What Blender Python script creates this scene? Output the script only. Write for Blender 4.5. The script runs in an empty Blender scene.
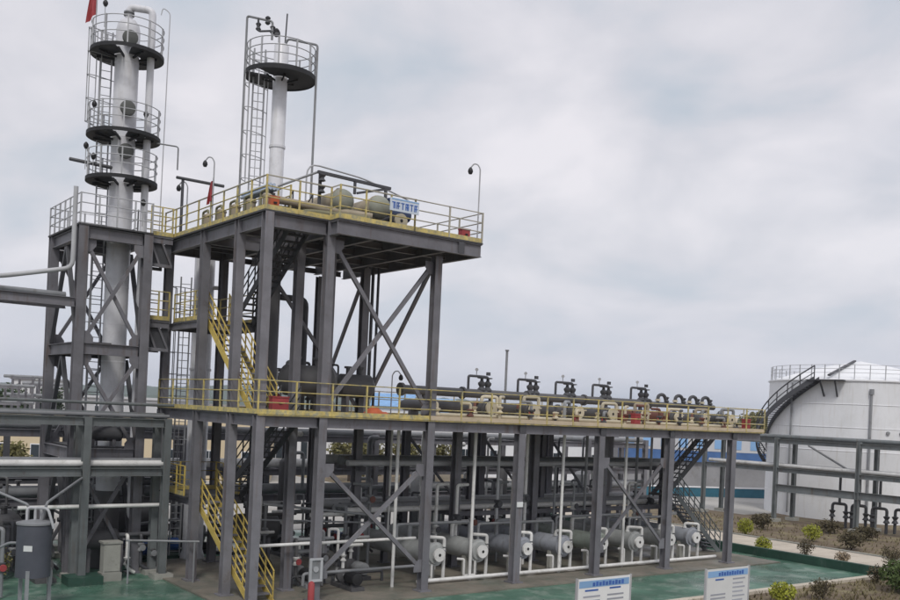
import bpy, math, random
from mathutils import Vector, Matrix
random.seed(11)
scn = bpy.context.scene
COL = scn.collection
PI = math.pi

# ------------------------------------------------------------------ camera
CAM_H, ROLL, YAW = 6.72, math.radians(2.6), math.radians(53.3)
FW = Vector((math.cos(YAW), math.sin(YAW), 0))
R0 = Vector((math.sin(YAW), -math.cos(YAW), 0))
RC = R0 * math.cos(ROLL) + Vector((0, 0, math.sin(ROLL)))
UC = R0 * -math.sin(ROLL) + Vector((0, 0, math.cos(ROLL)))
cam_data = bpy.data.cameras.new('camera')
cam = bpy.data.objects.new('camera', cam_data); COL.objects.link(cam)
m = Matrix((RC, UC, -FW)).transposed().to_4x4(); m.translation = Vector((0, 0, CAM_H))
cam.matrix_world = m
cam_data.sensor_width = 36.0; cam_data.lens = 38.4; cam_data.shift_y = 110.4 / 900
cam_data.clip_start = 0.1; cam_data.clip_end = 9000
scn.camera = cam

# ------------------------------------------------------------------ sky, sun, exposure
SUN_EL, SUN_AZ = math.radians(50), math.radians(215)      # high, behind the camera's left shoulder
world = bpy.data.worlds.new('World'); scn.world = world; world.use_nodes = True
nt = world.node_tree; nt.nodes.clear()
def wn(t, **k):
    n = nt.nodes.new(t)
    for a, b in k.items(): setattr(n, a, b)
    return n
def wl(a, b): nt.links.new(a, b)
w_out = wn('ShaderNodeOutputWorld'); w_bg = wn('ShaderNodeBackground'); wl(w_bg.outputs[0], w_out.inputs[0])
w_bg.inputs['Strength'].default_value = 0.1
sky = wn('ShaderNodeTexSky', sky_type='NISHITA', sun_disc=False, sun_elevation=SUN_EL, sun_rotation=SUN_AZ)
sky.dust_density = 2.5; sky.air_density = 1.2
tc = wn('ShaderNodeTexCoord'); sep = wn('ShaderNodeSeparateXYZ'); wl(tc.outputs['Generated'], sep.inputs[0])
def wmath(op, a, b=None):
    n = wn('ShaderNodeMath', operation=op)
    for i, v in enumerate((a, b)):
        if v is None: continue
        if isinstance(v, (int, float)): n.inputs[i].default_value = v
        else: wl(v, n.inputs[i])
    return n.outputs[0]
zc = wmath('ADD', wmath('MAXIMUM', sep.outputs[2], 0.0), 0.36)
cmb = wn('ShaderNodeCombineXYZ')
wl(wmath('DIVIDE', sep.outputs[0], zc), cmb.inputs[0]); wl(wmath('DIVIDE', sep.outputs[1], zc), cmb.inputs[1])
n1 = wn('ShaderNodeTexNoise'); n1.inputs['Scale'].default_value = 3.3; n1.inputs['Detail'].default_value = 8; n1.inputs['Roughness'].default_value = 0.50
n1.inputs['Distortion'].default_value = 0.25
mp = wn('ShaderNodeMapping'); mp.inputs['Location'].default_value = (3.1, 1.7, 0); mp.inputs['Rotation'].default_value = (0, 0, 0.5); mp.inputs['Scale'].default_value = (1.0, 0.9, 1)
wl(cmb.outputs[0], mp.inputs[0]); wl(mp.outputs[0], n1.inputs['Vector'])
ramp = wn('ShaderNodeValToRGB'); wl(n1.outputs['Fac'], ramp.inputs[0])
e = ramp.color_ramp.elements
e[0].position = 0.32; e[0].color = (0.455, 0.495, 0.55, 1)
e[1].position = 0.68; e[1].color = (0.74, 0.71, 0.735, 1)
x = ramp.color_ramp.elements.new(0.48); x.color = (0.59, 0.583, 0.62, 1)
cl = wn('ShaderNodeVectorMath', operation='SCALE'); wl(ramp.outputs[0], cl.inputs[0]); cl.inputs['Scale'].default_value = 10.0
n2 = wn('ShaderNodeTexNoise'); n2.inputs['Scale'].default_value = 0.5; n2.inputs['Detail'].default_value = 3
wl(cmb.outputs[0], n2.inputs['Vector'])
mr = wn('ShaderNodeMapRange'); wl(n2.outputs['Fac'], mr.inputs[0])
for i, v in enumerate((0.35, 0.65, 0.80, 1.0)): mr.inputs[i + 1].default_value = v
mix = wn('ShaderNodeMix', data_type='RGBA'); wl(mr.outputs[0], mix.inputs[0]); wl(sky.outputs[0], mix.inputs[6]); wl(cl.outputs[0], mix.inputs[7])
hzr = wn('ShaderNodeMapRange'); hzr.interpolation_type = 'SMOOTHSTEP'; wl(sep.outputs[2], hzr.inputs[0])
for i, v in enumerate((-0.02, 0.24, 0.75, 0.0)): hzr.inputs[i + 1].default_value = v
mix2 = wn('ShaderNodeMix', data_type='RGBA'); wl(hzr.outputs[0], mix2.inputs[0]); wl(mix.outputs[2], mix2.inputs[6]); mix2.inputs[7].default_value = (5.55, 5.8, 6.6, 1)
wl(mix2.outputs[2], w_bg.inputs['Color'])

sun_d = bpy.data.lights.new('sun', 'SUN'); sun_d.energy = 1.2; sun_d.angle = math.radians(12); sun_d.color = (1, 0.96, 0.9)
sun = bpy.data.objects.new('sun', sun_d); COL.objects.link(sun)
sdir = Vector((math.sin(SUN_AZ) * math.cos(SUN_EL), math.cos(SUN_AZ) * math.cos(SUN_EL), math.sin(SUN_EL)))
sun.rotation_euler = sdir.to_track_quat('Z', 'Y').to_euler(); sun.location = (0, 0, 60)
scn.view_settings.view_transform = 'Standard'; scn.view_settings.look = 'None'
scn.view_settings.gamma = 1.0; scn.view_settings.exposure = 0.33; scn.view_settings.use_curve_mapping = False

# ------------------------------------------------------------------ materials
MATS = {}
def mat(name, c, rough=0.6, metal=0.0, var=0.18, scale=1.4, c2=None, mix_lo=0.55, mix_hi=0.72, bump=0.0, bscale=30.0, spec=0.4, rnd=0.12, streak=None, rvar=None):
    """paint / stone with broad tone drift, a second colour in patches and fine relief"""
    M = bpy.data.materials.new(name); M.use_nodes = True; t = M.node_tree; N = t.nodes; L = t.links
    b = N['Principled BSDF']
    b.inputs['Roughness'].default_value = rough; b.inputs['Metallic'].default_value = metal
    b.inputs['Specular IOR Level'].default_value = spec
    g = N.new('ShaderNodeNewGeometry')
    n = N.new('ShaderNodeTexNoise'); n.inputs['Scale'].default_value = scale; n.inputs['Detail'].default_value = 7; n.inputs['Roughness'].default_value = 0.62
    L.new(g.outputs['Position'], n.inputs['Vector'])
    oi = N.new('ShaderNodeObjectInfo')
    ma = N.new('ShaderNodeMapRange'); L.new(n.outputs['Fac'], ma.inputs[0])
    for i, v in enumerate((0.25, 0.75, 1 - var, 1 + var)): ma.inputs[i + 1].default_value = v
    mo = N.new('ShaderNodeMapRange'); L.new(oi.outputs['Random'], mo.inputs[0])
    for i, v in enumerate((0, 1, 1 - rnd, 1 + rnd)): mo.inputs[i + 1].default_value = v
    mu = N.new('ShaderNodeMath'); mu.operation = 'MULTIPLY'; L.new(ma.outputs[0], mu.inputs[0]); L.new(mo.outputs[0], mu.inputs[1])
    base = N.new('ShaderNodeRGB'); base.outputs[0].default_value = (*c, 1)
    src = base.outputs[0]
    if c2:
        n3 = N.new('ShaderNodeTexNoise'); n3.inputs['Scale'].default_value = scale * 1.7; n3.inputs['Detail'].default_value = 9; n3.inputs['Roughness'].default_value = 0.7
        ad = N.new('ShaderNodeVectorMath'); ad.operation = 'ADD'; ad.inputs[1].default_value = (37.3, 11.7, 5.1)
        L.new(g.outputs['Position'], ad.inputs[0]); L.new(ad.outputs[0], n3.inputs['Vector'])
        mm = N.new('ShaderNodeMapRange'); L.new(n3.outputs['Fac'], mm.inputs[0])
        for i, v in enumerate((mix_lo, mix_hi, 0, 1)): mm.inputs[i + 1].default_value = v
        mx = N.new('ShaderNodeMix'); mx.data_type = 'RGBA'; L.new(mm.outputs[0], mx.inputs[0]); L.new(src, mx.inputs[6]); mx.inputs[7].default_value = (*c2, 1)
        src = mx.outputs[2]
    if streak:                                      # rust and dirt that ran down the face
        sc_c, lo, hi, amt = streak
        vm = N.new('ShaderNodeVectorMath'); vm.operation = 'MULTIPLY'; vm.inputs[1].default_value = (5.5, 5.5, 0.55); L.new(g.outputs['Position'], vm.inputs[0])
        ns = N.new('ShaderNodeTexNoise'); ns.inputs['Scale'].default_value = 1.0; ns.inputs['Detail'].default_value = 6; L.new(vm.outputs[0], ns.inputs['Vector'])
        ms = N.new('ShaderNodeMapRange'); L.new(ns.outputs['Fac'], ms.inputs[0])
        for i, v in enumerate((lo, hi, 0, amt)): ms.inputs[i + 1].default_value = v
        mx2 = N.new('ShaderNodeMix'); mx2.data_type = 'RGBA'; L.new(ms.outputs[0], mx2.inputs[0]); L.new(src, mx2.inputs[6]); mx2.inputs[7].default_value = (*sc_c, 1)
        src = mx2.outputs[2]
    if rvar:
        nr = N.new('ShaderNodeTexNoise'); nr.inputs['Scale'].default_value = 0.35; nr.inputs['Detail'].default_value = 6; L.new(g.outputs['Position'], nr.inputs['Vector'])
        mr_ = N.new('ShaderNodeMapRange'); L.new(nr.outputs['Fac'], mr_.inputs[0])
        for i, v in enumerate((0.40, 0.60, rvar[0], rvar[1])): mr_.inputs[i + 1].default_value = v
        L.new(mr_.outputs[0], b.inputs['Roughness'])
    sc = N.new('ShaderNodeVectorMath'); sc.operation = 'SCALE'; L.new(src, sc.inputs[0]); L.new(mu.outputs[0], sc.inputs['Scale'])
    L.new(sc.outputs[0], b.inputs['Base Color'])
    if bump:
        nb = N.new('ShaderNodeTexNoise'); nb.inputs['Scale'].default_value = bscale; nb.inputs['Detail'].default_value = 4
        L.new(g.outputs['Position'], nb.inputs['Vector'])
        bp = N.new('ShaderNodeBump'); bp.inputs['Strength'].default_value = bump; bp.inputs['Distance'].default_value = 0.03
        L.new(nb.outputs['Fac'], bp.inputs['Height']); L.new(bp.outputs[0], b.inputs['Normal'])
    MATS[name] = M
    return M
mat('steel', (0.172, 0.171, 0.190), 0.55, c2=(0.10, 0.085, 0.08), mix_lo=0.58, mix_hi=0.78, scale=1.1, var=.25, streak=((.11, .07, .05), .56, .74, .55))
mat('steel_dark', (0.075, 0.077, 0.086), 0.6)
mat('ring_black', (0.022, 0.023, 0.026), 0.7)
mat('manway', (0.09, 0.095, 0.09), 0.6)
mat('pale_blue', (0.42, 0.50, 0.62), 0.5)
mat('rack_steel', (0.145, 0.16, 0.165), 0.55, c2=(0.10, 0.08, 0.07), mix_lo=0.58, mix_hi=0.78, var=.25, streak=((.11, .075, .05), .56, .74, .5))
mat('plate', (0.07, 0.07, 0.075), 0.75)
mat('pink_plate', (0.54, 0.45, 0.33), 0.8, c2=(0.42, 0.37, 0.2))
mat('yellow', (0.54, 0.44, 0.16), 0.6, c2=(0.30, 0.29, 0.20), mix_lo=0.46, mix_hi=0.62, scale=3.0, var=.3)
mat('stair_yellow', (0.54, 0.41, 0.11), 0.6, c2=(0.36, 0.29, 0.14), scale=2.5, var=.25)
mat('cream_rail', (0.42, 0.40, 0.34), 0.6, c2=(0.3, 0.28, 0.22))
mat('grey_rail', (0.40, 0.41, 0.43), 0.5)
mat('shell_white', (0.68, 0.69, 0.73), 0.35, var=0.08, c2=(0.54, 0.54, 0.56), mix_lo=0.52, mix_hi=0.75, streak=((.50, .48, .45), .56, .78, .5))
mat('tank_white', (0.76, 0.775, 0.80), 0.5, var=0.05, scale=0.3, c2=(0.66, 0.675, 0.69), mix_lo=0.5, mix_hi=0.75, streak=((.56, .54, .50), .54, .78, .45))
mat('pipe_white', (0.70, 0.70, 0.69), 0.45, c2=(0.42, 0.41, 0.38))
mat('pipe_grey', (0.24, 0.25, 0.265), 0.5, c2=(0.16, 0.15, 0.145))
mat('pipe_grey2', (0.42, 0.43, 0.45), 0.5)
mat('pipe_dark', (0.068, 0.070, 0.078), 0.5)
mat('vessel_dark', (0.095, 0.095, 0.10), 0.55)
mat('tank_slate', (0.075, 0.08, 0.10), 0.5)
mat('shell_grey', (0.38, 0.395, 0.395), 0.5, c2=(0.27, 0.27, 0.26), scale=2.2)
mat('beige', (0.36, 0.31, 0.23), 0.6, c2=(0.24, 0.2, 0.15))
mat('olive', (0.22, 0.21, 0.13), 0.6)
mat('cream', (0.55, 0.50, 0.38), 0.7)
mat('brown_red', (0.16, 0.07, 0.055), 0.7)
mat('red', (0.36, 0.06, 0.065), 0.6, c2=(.3, .12, .11))
mat('orange_red', (0.5, 0.12, 0.05), 0.55)
mat('blue', (0.035, 0.10, 0.32), 0.5)
mat('blue_dark', (0.035, 0.055, 0.12), 0.5)
mat('print_blue', (0.05, 0.13, 0.42), 0.6, var=0.04)
mat('print_sky', (0.24, 0.42, 0.68), 0.6, var=0.04)
mat('print_grey', (0.35, 0.37, 0.42), 0.6, var=0.04)
mat('board_white', (0.68, 0.70, 0.70), 0.5, var=0.05)
mat('sign_white', (0.62, 0.70, 0.80), 0.5, var=0.05)
mat('black', (0.02, 0.02, 0.022), 0.5)
mat('glass', (0.03, 0.04, 0.05), 0.15, var=0.05)
mat('soil', (0.15, 0.115, 0.08), 0.95, c2=(0.22, 0.19, 0.11), mix_lo=0.48, mix_hi=0.62, scale=0.5, var=0.3, bump=0.8, bscale=6)
mat('yard', (0.38, 0.37, 0.35), 0.9, c2=(0.27, 0.255, 0.23), scale=0.12, bump=0.3, bscale=9)
mat('green_floor', (0.072, 0.152, 0.112), 0.38, c2=(0.19, 0.255, 0.215), mix_lo=0.50, mix_hi=0.64, scale=0.6, var=0.4, rvar=(.16, .6), bump=0.15, bscale=14)
mat('pad', (0.205, 0.185, 0.155), 0.85, rvar=(.35, .9), c2=(0.13, 0.14, 0.115), mix_lo=0.45, mix_hi=0.65, scale=0.6, var=0.25, bump=0.4, bscale=12)
mat('green_kerb', (0.025, 0.065, 0.048), 0.6, c2=(0.07, 0.10, 0.085), var=.3)
mat('shell_green', (0.34, 0.385, 0.345), 0.5, c2=(0.25, 0.27, 0.24), scale=2.2, streak=((.12, .1, .08), .55, .75, .5))
mat('shell_blue', (0.33, 0.35, 0.395), 0.5, c2=(0.25, 0.26, 0.29), scale=2.2, streak=((.12, .1, .08), .55, .75, .5))
mat('cover_grey', (0.24, 0.25, 0.21), 0.6, c2=(0.3, 0.26, 0.2))
mat('pale_concrete', (0.50, 0.45, 0.38), 0.9, c2=(0.40, 0.35, 0.29), scale=0.6, bump=0.3, bscale=20)
mat('paving', (0.53, 0.475, 0.40), 0.9, var=0.12, scale=0.8, bump=0.3, bscale=20, rnd=0.06)
mat('concrete', (0.36, 0.36, 0.33), 0.9, c2=(0.25, 0.25, 0.22), bump=0.3)
mat('cream_wall', (0.62, 0.52, 0.36), 0.85, var=0.06, scale=0.3)
mat('grey_wall', (0.52, 0.53, 0.55), 0.85, var=0.06, scale=0.3)
mat('white_wall', (0.70, 0.71, 0.73), 0.8, var=0.05, scale=0.3)
mat('roof_red', (0.28, 0.14, 0.11), 0.85)
mat('roof_blue', (0.20, 0.36, 0.60), 0.6)
mat('muted_blue', (0.07, 0.15, 0.34), 0.7)
mat('shed_grey', (0.27, 0.27, 0.28), 0.85, var=.2, scale=.4, c2=(.18, .17, .16))
mat('teal', (0.035, 0.14, 0.20), 0.6)
mat('leaf_yellow', (0.30, 0.32, 0.035), 0.7, var=0.35, scale=5, rnd=0.1)
mat('leaf_brown', (0.095, 0.08, 0.045), 0.8, var=0.35, scale=5)
mat('leaf_pale', (0.24, 0.19, 0.13), 0.8, var=0.3, scale=5)
mat('leaf_green', (0.07, 0.105, 0.03), 0.75, var=0.4, scale=3)
mat('leaf_dark', (0.045, 0.07, 0.03), 0.8, var=0.4, scale=0.8)
mat('leaf_olive', (0.15, 0.14, 0.055), 0.8, var=0.35, scale=2)
mat('dry_grass', (0.17, 0.145, 0.075), 0.9, var=0.4, scale=1.2, c2=(0.12, 0.14, 0.045))
mat('bark', (0.06, 0.045, 0.035), 0.9)
mat('hill', (0.07, 0.10, 0.06), 0.95, scale=0.01)

# ------------------------------------------------------------------ mesh helpers
ROOT = {}
def V3(p): return Vector(p)
class MB:
    def __init__(s): s.v = []; s.f = []
    def add(s, vs, fs):
        o = len(s.v); s.v.extend(Vector(p) for p in vs); s.f.extend(tuple(i + o for i in f) for f in fs); return s
    def box(s, x0, x1, y0, y1, z0, z1):
        return s.add([(x0,y0,z0),(x1,y0,z0),(x1,y1,z0),(x0,y1,z0),(x0,y0,z1),(x1,y0,z1),(x1,y1,z1),(x0,y1,z1)],
                     [(3,2,1,0),(4,5,6,7),(0,1,5,4),(1,2,6,5),(2,3,7,6),(3,0,4,7)])
    def extrude(s, sec, p, q, up=(0, 0, 1)):
        p = V3(p); q = V3(q); d = (q - p).normalized(); up = V3(up)
        if abs(d.dot(up)) > 0.98: up = Vector((0, 1, 0))
        a = d.cross(up).normalized(); b = a.cross(d); n = len(sec)
        vs = [p + a * u + b * w for u, w in sec] + [q + a * u + b * w for u, w in sec]
        fs = [(i, (i + 1) % n, n + (i + 1) % n, n + i) for i in range(n)]
        fs += [tuple(range(n - 1, -1, -1)), tuple(range(n, 2 * n))]
        return s.add(vs, fs)
    def beam(s, p, q, w, h, up=(0, 0, 1)):
        return s.extrude([(-w/2,-h/2),(w/2,-h/2),(w/2,h/2),(-w/2,h/2)], p, q, up)
    def ibeam(s, p, q, b, h, up=(0, 0, 1), tf=0.022, tw=0.016):
        B = b/2; Hh = h/2; T = Hh - tf; w = tw/2
        return s.extrude([(-B,-Hh),(B,-Hh),(B,-T),(w,-T),(w,T),(B,T),(B,Hh),(-B,Hh),(-B,T),(-w,T),(-w,-T),(-B,-T)], p, q, up)
    def angle(s, p, q, a=0.12, t=0.012, up=(0, 0, 1)):
        return s.extrude([(-a/2,-a/2),(a/2,-a/2),(a/2,-a/2+t),(-a/2+t,-a/2+t),(-a/2+t,a/2),(-a/2,a/2)], p, q, up)
    def tube(s, pts, r, n=8, bend=0.0, seg=4):
        P = [V3(p) for p in pts]; Q = [P[0]]
        for i in range(1, len(P) - 1):
            a = P[i-1] - P[i]; c = P[i+1] - P[i]; k = min(bend, a.length * .45, c.length * .45)
            if k < 1e-4: Q.append(P[i]); continue
            A = P[i] + a.normalized() * k; Cc = P[i] + c.normalized() * k
            for j in range(seg + 1):
                t = j / seg; Q.append(A * (1-t)**2 + P[i] * 2*t*(1-t) + Cc * t*t)
        Q.append(P[-1])
        d0 = (Q[1] - Q[0]).normalized(); up = Vector((0, 0, 1)) if abs(d0.z) < .9 else Vector((1, 0, 0))
        a = d0.cross(up).normalized(); vs = []; fs = []
        for i, p in enumerate(Q):
            d = (Q[min(i+1, len(Q)-1)] - Q[max(i-1, 0)]).normalized()
            a = (a - d * a.dot(d)).normalized(); b = d.cross(a)
            for k in range(n):
                w = 2*PI*k/n; vs.append(p + (a*math.cos(w) + b*math.sin(w)) * r)
        for i in range(len(Q) - 1):
            for k in range(n): fs.append((i*n+k, i*n+(k+1)%n, (i+1)*n+(k+1)%n, (i+1)*n+k))
        fs.append(tuple(range(n-1, -1, -1))); fs.append(tuple(range((len(Q)-1)*n, len(Q)*n)))
        return s.add(vs, fs)
    def lathe(s, prof, o, axis=(0, 0, 1), n=20):
        o = V3(o); d = V3(axis).normalized(); up = Vector((0, 0, 1)) if abs(d.z) < .9 else Vector((1, 0, 0))
        a = d.cross(up).normalized(); b = d.cross(a); vs = []; fs = []
        for r, t in prof:
            for k in range(n):
                w = 2*PI*k/n; vs.append(o + d*t + (a*math.cos(w) + b*math.sin(w)) * max(r, 1e-4))
        for i in range(len(prof) - 1):
            for k in range(n): fs.append((i*n+k, i*n+(k+1)%n, (i+1)*n+(k+1)%n, (i+1)*n+k))
        fs.append(tuple(range(n-1, -1, -1))); fs.append(tuple(range((len(prof)-1)*n, len(prof)*n)))
        return s.add(vs, fs)
    def ring(s, c, r0, r1, z0, z1, n=32, a0=0.0, a1=2*PI):
        full = abs(a1 - a0 - 2*PI) < 1e-3; m = n if full else n + 1; vs = []; fs = []
        for k in range(m):
            w = a0 + (a1-a0)*k/n; cx, sx = math.cos(w), math.sin(w)
            for r, z in ((r0,z0),(r1,z0),(r1,z1),(r0,z1)): vs.append((c[0]+r*cx, c[1]+r*sx, z))
        for k in range(n if full else n):
            k2 = (k+1) % m
            for j in range(4): fs.append((4*k+j, 4*k+(j+1)%4, 4*k2+(j+1)%4, 4*k2+j))
        if not full: fs += [(0,1,2,3), (4*(m-1)+3, 4*(m-1)+2, 4*(m-1)+1, 4*(m-1))]
        return s.add(vs, fs)
    def mesh(s, name, mt, off=Vector((0, 0, 0)), smooth=True):
        me = bpy.data.meshes.new(name)
        me.from_pydata([tuple(p - off) for p in s.v], [], s.f); me.materials.append(MATS[mt])
        if smooth:
            me.polygons.foreach_set('use_smooth', [True] * len(me.polygons))
            me.set_sharp_from_angle(angle=math.radians(38))
        me.update(); return me
    def build(s, name, mt, parent=None, smooth=True, label=None, cat=None, group=None, kind=None, loc=None):
        off = ROOT[parent.name].copy() if parent else V3(loc if loc is not None else base_of(s.v))
        o = bpy.data.objects.new(name, s.mesh(name, mt, off, smooth)); COL.objects.link(o)
        if parent: o.parent = parent
        else: o.location = off
        ROOT[o.name] = off
        if label: o['label'] = label
        if cat: o['category'] = cat
        if group: o['group'] = group
        if kind: o['kind'] = kind
        return o
def base_of(vs):
    xs = [p.x for p in vs]; ys = [p.y for p in vs]; zs = [p.z for p in vs]
    return ((min(xs)+max(xs))/2, (min(ys)+max(ys))/2, min(zs))
def thing(name, label, cat, loc, group=None):
    o = bpy.data.objects.new(name, None); COL.objects.link(o); o.location = loc; o.empty_display_size = 0.3
    o['label'] = label; o['category'] = cat
    if group: o['group'] = group
    ROOT[o.name] = V3(loc); return o
CACHE = {}
def inst(name, key, make, mt, loc, parent, rotz=0.0):
    """one more piece that shares its mesh with its look-alikes; make() builds it about the origin"""
    k = (key, mt)
    if k not in CACHE:
        mb = MB(); make(mb); CACHE[k] = mb.mesh(name, mt)
    o = bpy.data.objects.new(name, CACHE[k]); COL.objects.link(o); o.parent = parent
    o.location = V3(loc) - ROOT[parent.name]; o.rotation_euler = (0, 0, rotz); ROOT[o.name] = V3(loc)
    return o
def copy_tree(o, dloc, label=None):
    def rec(s, par):
        c = s.copy(); COL.objects.link(c); c.parent = par
        for ch in list(s.children): rec(ch, c)
        return c
    c = rec(o, None); c.location = o.location + V3(dloc); ROOT[c.name] = V3(c.location)
    if label: c['label'] = label
    return c
def struct(mb, name, mt): return mb.build(name, mt, kind='structure', smooth=False)
def rgt(p, a, f=0.0, z=0.0):
    """a point moved a metres to the right across the view, f metres away, z up"""
    return V3(p) + R0 * a + FW * f + Vector((0, 0, z))

def railing(parent, pts, mt='yellow', h=1.1, gap=1.45, toe='yellow', rails=(0.4, 0.75, 1.1), closed=False, r=0.022, top=None):
    P = [V3(p) for p in pts]
    if closed: P = P + [P[0]]
    mb = MB()
    for z in (rails[:-1] if top else rails): mb.tube([p + Vector((0, 0, z)) for p in P], r, 6)
    rl = mb.build('railing', mt, parent)
    if top: MB().tube([p + Vector((0, 0, rails[-1])) for p in P], r*1.25, 6).build('top_rail', top, rl)
    done = []
    for a, b in zip(P[:-1], P[1:]):
        n = max(1, round((b - a).length / gap))
        for i in range(n + 1):
            q = a.lerp(b, i / n)
            if any((q - d).length < 0.1 for d in done): continue
            done.append(q)
            inst('post', ('rp', h), lambda k: k.box(-.026, .026, -.026, .026, 0, h + .02), mt, q, rl)
    if toe:
        tb = MB()
        for a, b in zip(P[:-1], P[1:]): tb.beam(a + Vector((0, 0, .08)), b + Vector((0, 0, .08)), 0.014, 0.16)
        tb.build('toe_board', toe, rl)
    return rl
def ring_railing(parent, c, r, z, mt='grey_rail', a0=0, a1=2*PI, n=14, h=1.1):
    mb = MB()
    for k in (0.5, 0.8, 1.1):
        mb.tube([(c[0]+r*math.cos(a0+(a1-a0)*i/40), c[1]+r*math.sin(a0+(a1-a0)*i/40), z+k*h/1.1) for i in range(41)], 0.018, 6)
    rl = mb.build('railing', mt, parent)
    for i in range(n):
        w = a0 + (a1-a0)*i/n
        inst('post', ('rp', h), lambda k: k.box(-.03, .03, -.03, .03, 0, h + .02), mt, (c[0]+r*math.cos(w), c[1]+r*math.sin(w), z), rl, w)
    return rl
def ladder(parent, c, side, z0, z1, mt='grey_rail', w=0.42, cage=True, out=None):
    """rung ladder with hoops: c is its middle, side the unit vector across the rungs, out where the cage bulges"""
    c = V3(c); s = V3(side); mb = MB()
    for k in (-1, 1): mb.beam((c + s*k*w/2).to_tuple()[:2] + (z0,), (c + s*k*w/2).to_tuple()[:2] + (z1,), 0.05, 0.05)
    ld = mb.build('ladder', mt, parent)
    nr = int((z1 - z0) / 0.32)
    ang = math.atan2(s.y, s.x)
    for i in range(nr):
        inst('rung', 'rung', lambda k: k.tube([(-.2, 0, 0), (.2, 0, 0)], .016, 5), mt, (c.x, c.y, z0 + .2 + i*.32), ld, ang)
    if cage and out is not None:
        o = V3(out); hb = MB(); zz = z0 + 2.2; hoops = []
        while zz < z1 - .1: hoops.append(zz); zz += 0.9
        path = [c + s*.35*math.cos(t) + o*.75*math.sin(t) for t in [PI*i/8 for i in range(9)]]
        for zz in hoops: hb.tube([(p.x, p.y, zz) for p in path], .018, 5)
        if hoops:
            for i in (0, 2, 4, 6, 8): hb.beam((path[i].x, path[i].y, hoops[0]), (path[i].x, path[i].y, hoops[-1]), .035, .012)
            hb.build('cage', mt, ld)
    return ld
def flight(parent, x0, x1, ya, za, yb, zb, axis='y', rail='stair_yellow', tread='steel', outer=(0, 1)):
    """stair flight from (ya, za) up or down to (yb, zb) along an axis, x0..x1 wide"""
    def P(w, l, z): return (w, l, z) if axis == 'y' else (l, w, z)
    sm = MB()
    for w in (x0, x1): sm.beam(P(w, ya, za - .08), P(w, yb, zb - .08), 0.03, 0.26)
    fl = sm.build('stair_flight', rail, parent)
    n = int(abs(zb - za) / 0.21)
    wd = x1 - x0 - .04
    for i in range(1, n + 1):
        t = i / (n + 1); l = ya + (yb - ya)*t; z = za + (zb - za)*t
        if axis == 'y': mk = lambda k: k.box(-wd/2, wd/2, -.13, .13, -.025, .025)
        else: mk = lambda k: k.box(-.13, .13, -wd/2, wd/2, -.025, .025)
        inst('tread', ('tread', axis, round(wd, 2)), mk, tread, P((x0 + x1)/2, l, z), fl)
    for j, w in enumerate((x0, x1)):
        if j not in outer: continue
        hb = MB()
        for k in (0.35, 0.68, 1.0): hb.tube([P(w, ya, za + k), P(w, yb, zb + k)], .026, 6)
        for i in range(9):
            t = (i + .05) / 8.1; l = ya + (yb - ya)*t; z = za + (zb - za)*t
            hb.box(*(w-.02, w+.02, l-.02, l+.02) if axis == 'y' else (l-.02, l+.02, w-.02, w+.02), z, z + 1.0)
        hb.build('handrail', rail, fl)
    return fl

# ------------------------------------------------------------------ ground, paving, kerbs
def sheet(x0, x1, y0, y1, z, th=0.02): return MB().box(x0, x1, y0, y1, z - th, z)
gm = MB()
NX = 40
xs = [-1500 + 4500 * (i / NX) for i in range(NX + 1)]; ys = [-400 + 3400 * (j / NX) for j in range(NX + 1)]
gm.add([(x_, y_, -0.05) for y_ in ys for x_ in xs], [(j*(NX+1)+i, j*(NX+1)+i+1, (j+1)*(NX+1)+i+1, (j+1)*(NX+1)+i) for j in range(NX) for i in range(NX)])
struct(gm, 'ground', 'soil')
struct(sheet(-60, 42.0, 46.0, 120, -0.03), 'concrete_yard', 'yard')
struct(sheet(60.5, 150, 44.0, 150, -0.03), 'concrete_apron', 'yard')
struct(sheet(-40, 42.2, 23.55, 45.6, 0.0, 0.05), 'green_floor', 'green_floor')
struct(sheet(12.9, 41.2, 27.75, 38.6, 0.06, 0.056), 'equipment_pad', 'pad')
struct(MB().box(42.2, 42.5, 23.2, 46, -.05, .42), 'kerb', 'green_kerb')
struct(MB().box(-40, 42.18, 23.2, 23.54, -.05, .07), 'kerb', 'pale_concrete')
# pavement of separate slabs with open joints
pv = struct(sheet(42.55, 48.7, 19.5, 50, -0.02, 0.03), 'pavement', 'concrete')
for i in range(4):
    for j in range(20):
        yy = 20 + j*1.5
        inst('slab', 'slab', lambda k: k.box(-.755, .755, -.735, .735, 0, .03), 'paving', (43.33 + i*1.54, yy + .74, -.018 + random.uniform(0, .006)), pv)
struct(MB().box(48.75, 48.93, 19.5, 50, -.05, .08), 'kerb', 'concrete')

# distant hills, two ridges
for nm, dist, h0, sd in (('hills', 1500, 20, 1), ('hills', 2300, 44, 5)):
    rr = random.Random(sd); hb = MB(); NN = 220
    for i in range(NN + 1):
        t = i / NN; w = YAW + 0.75 - 1.5*t
        hh = h0*(0.35 + 0.65*abs(math.sin(t*7 + sd)*math.cos(t*3.1 + sd))) * (1.15 - .5*t) + rr.uniform(0, 4.0) + 4*math.sin(t*61+sd)*math.sin(t*23)
        for k, (dd, f) in enumerate(((0, 0), (90, .55), (200, 1), (420, .1))):
            hb.v.append(Vector((math.cos(w)*(dist+dd), math.sin(w)*(dist+dd), -.6 + hh*f)))
    for i in range(NN):
        for k in range(3): hb.f.append((i*4+k, i*4+k+1, i*4+5+k, i*4+4+k))
    struct(hb, nm, 'hill')

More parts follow.
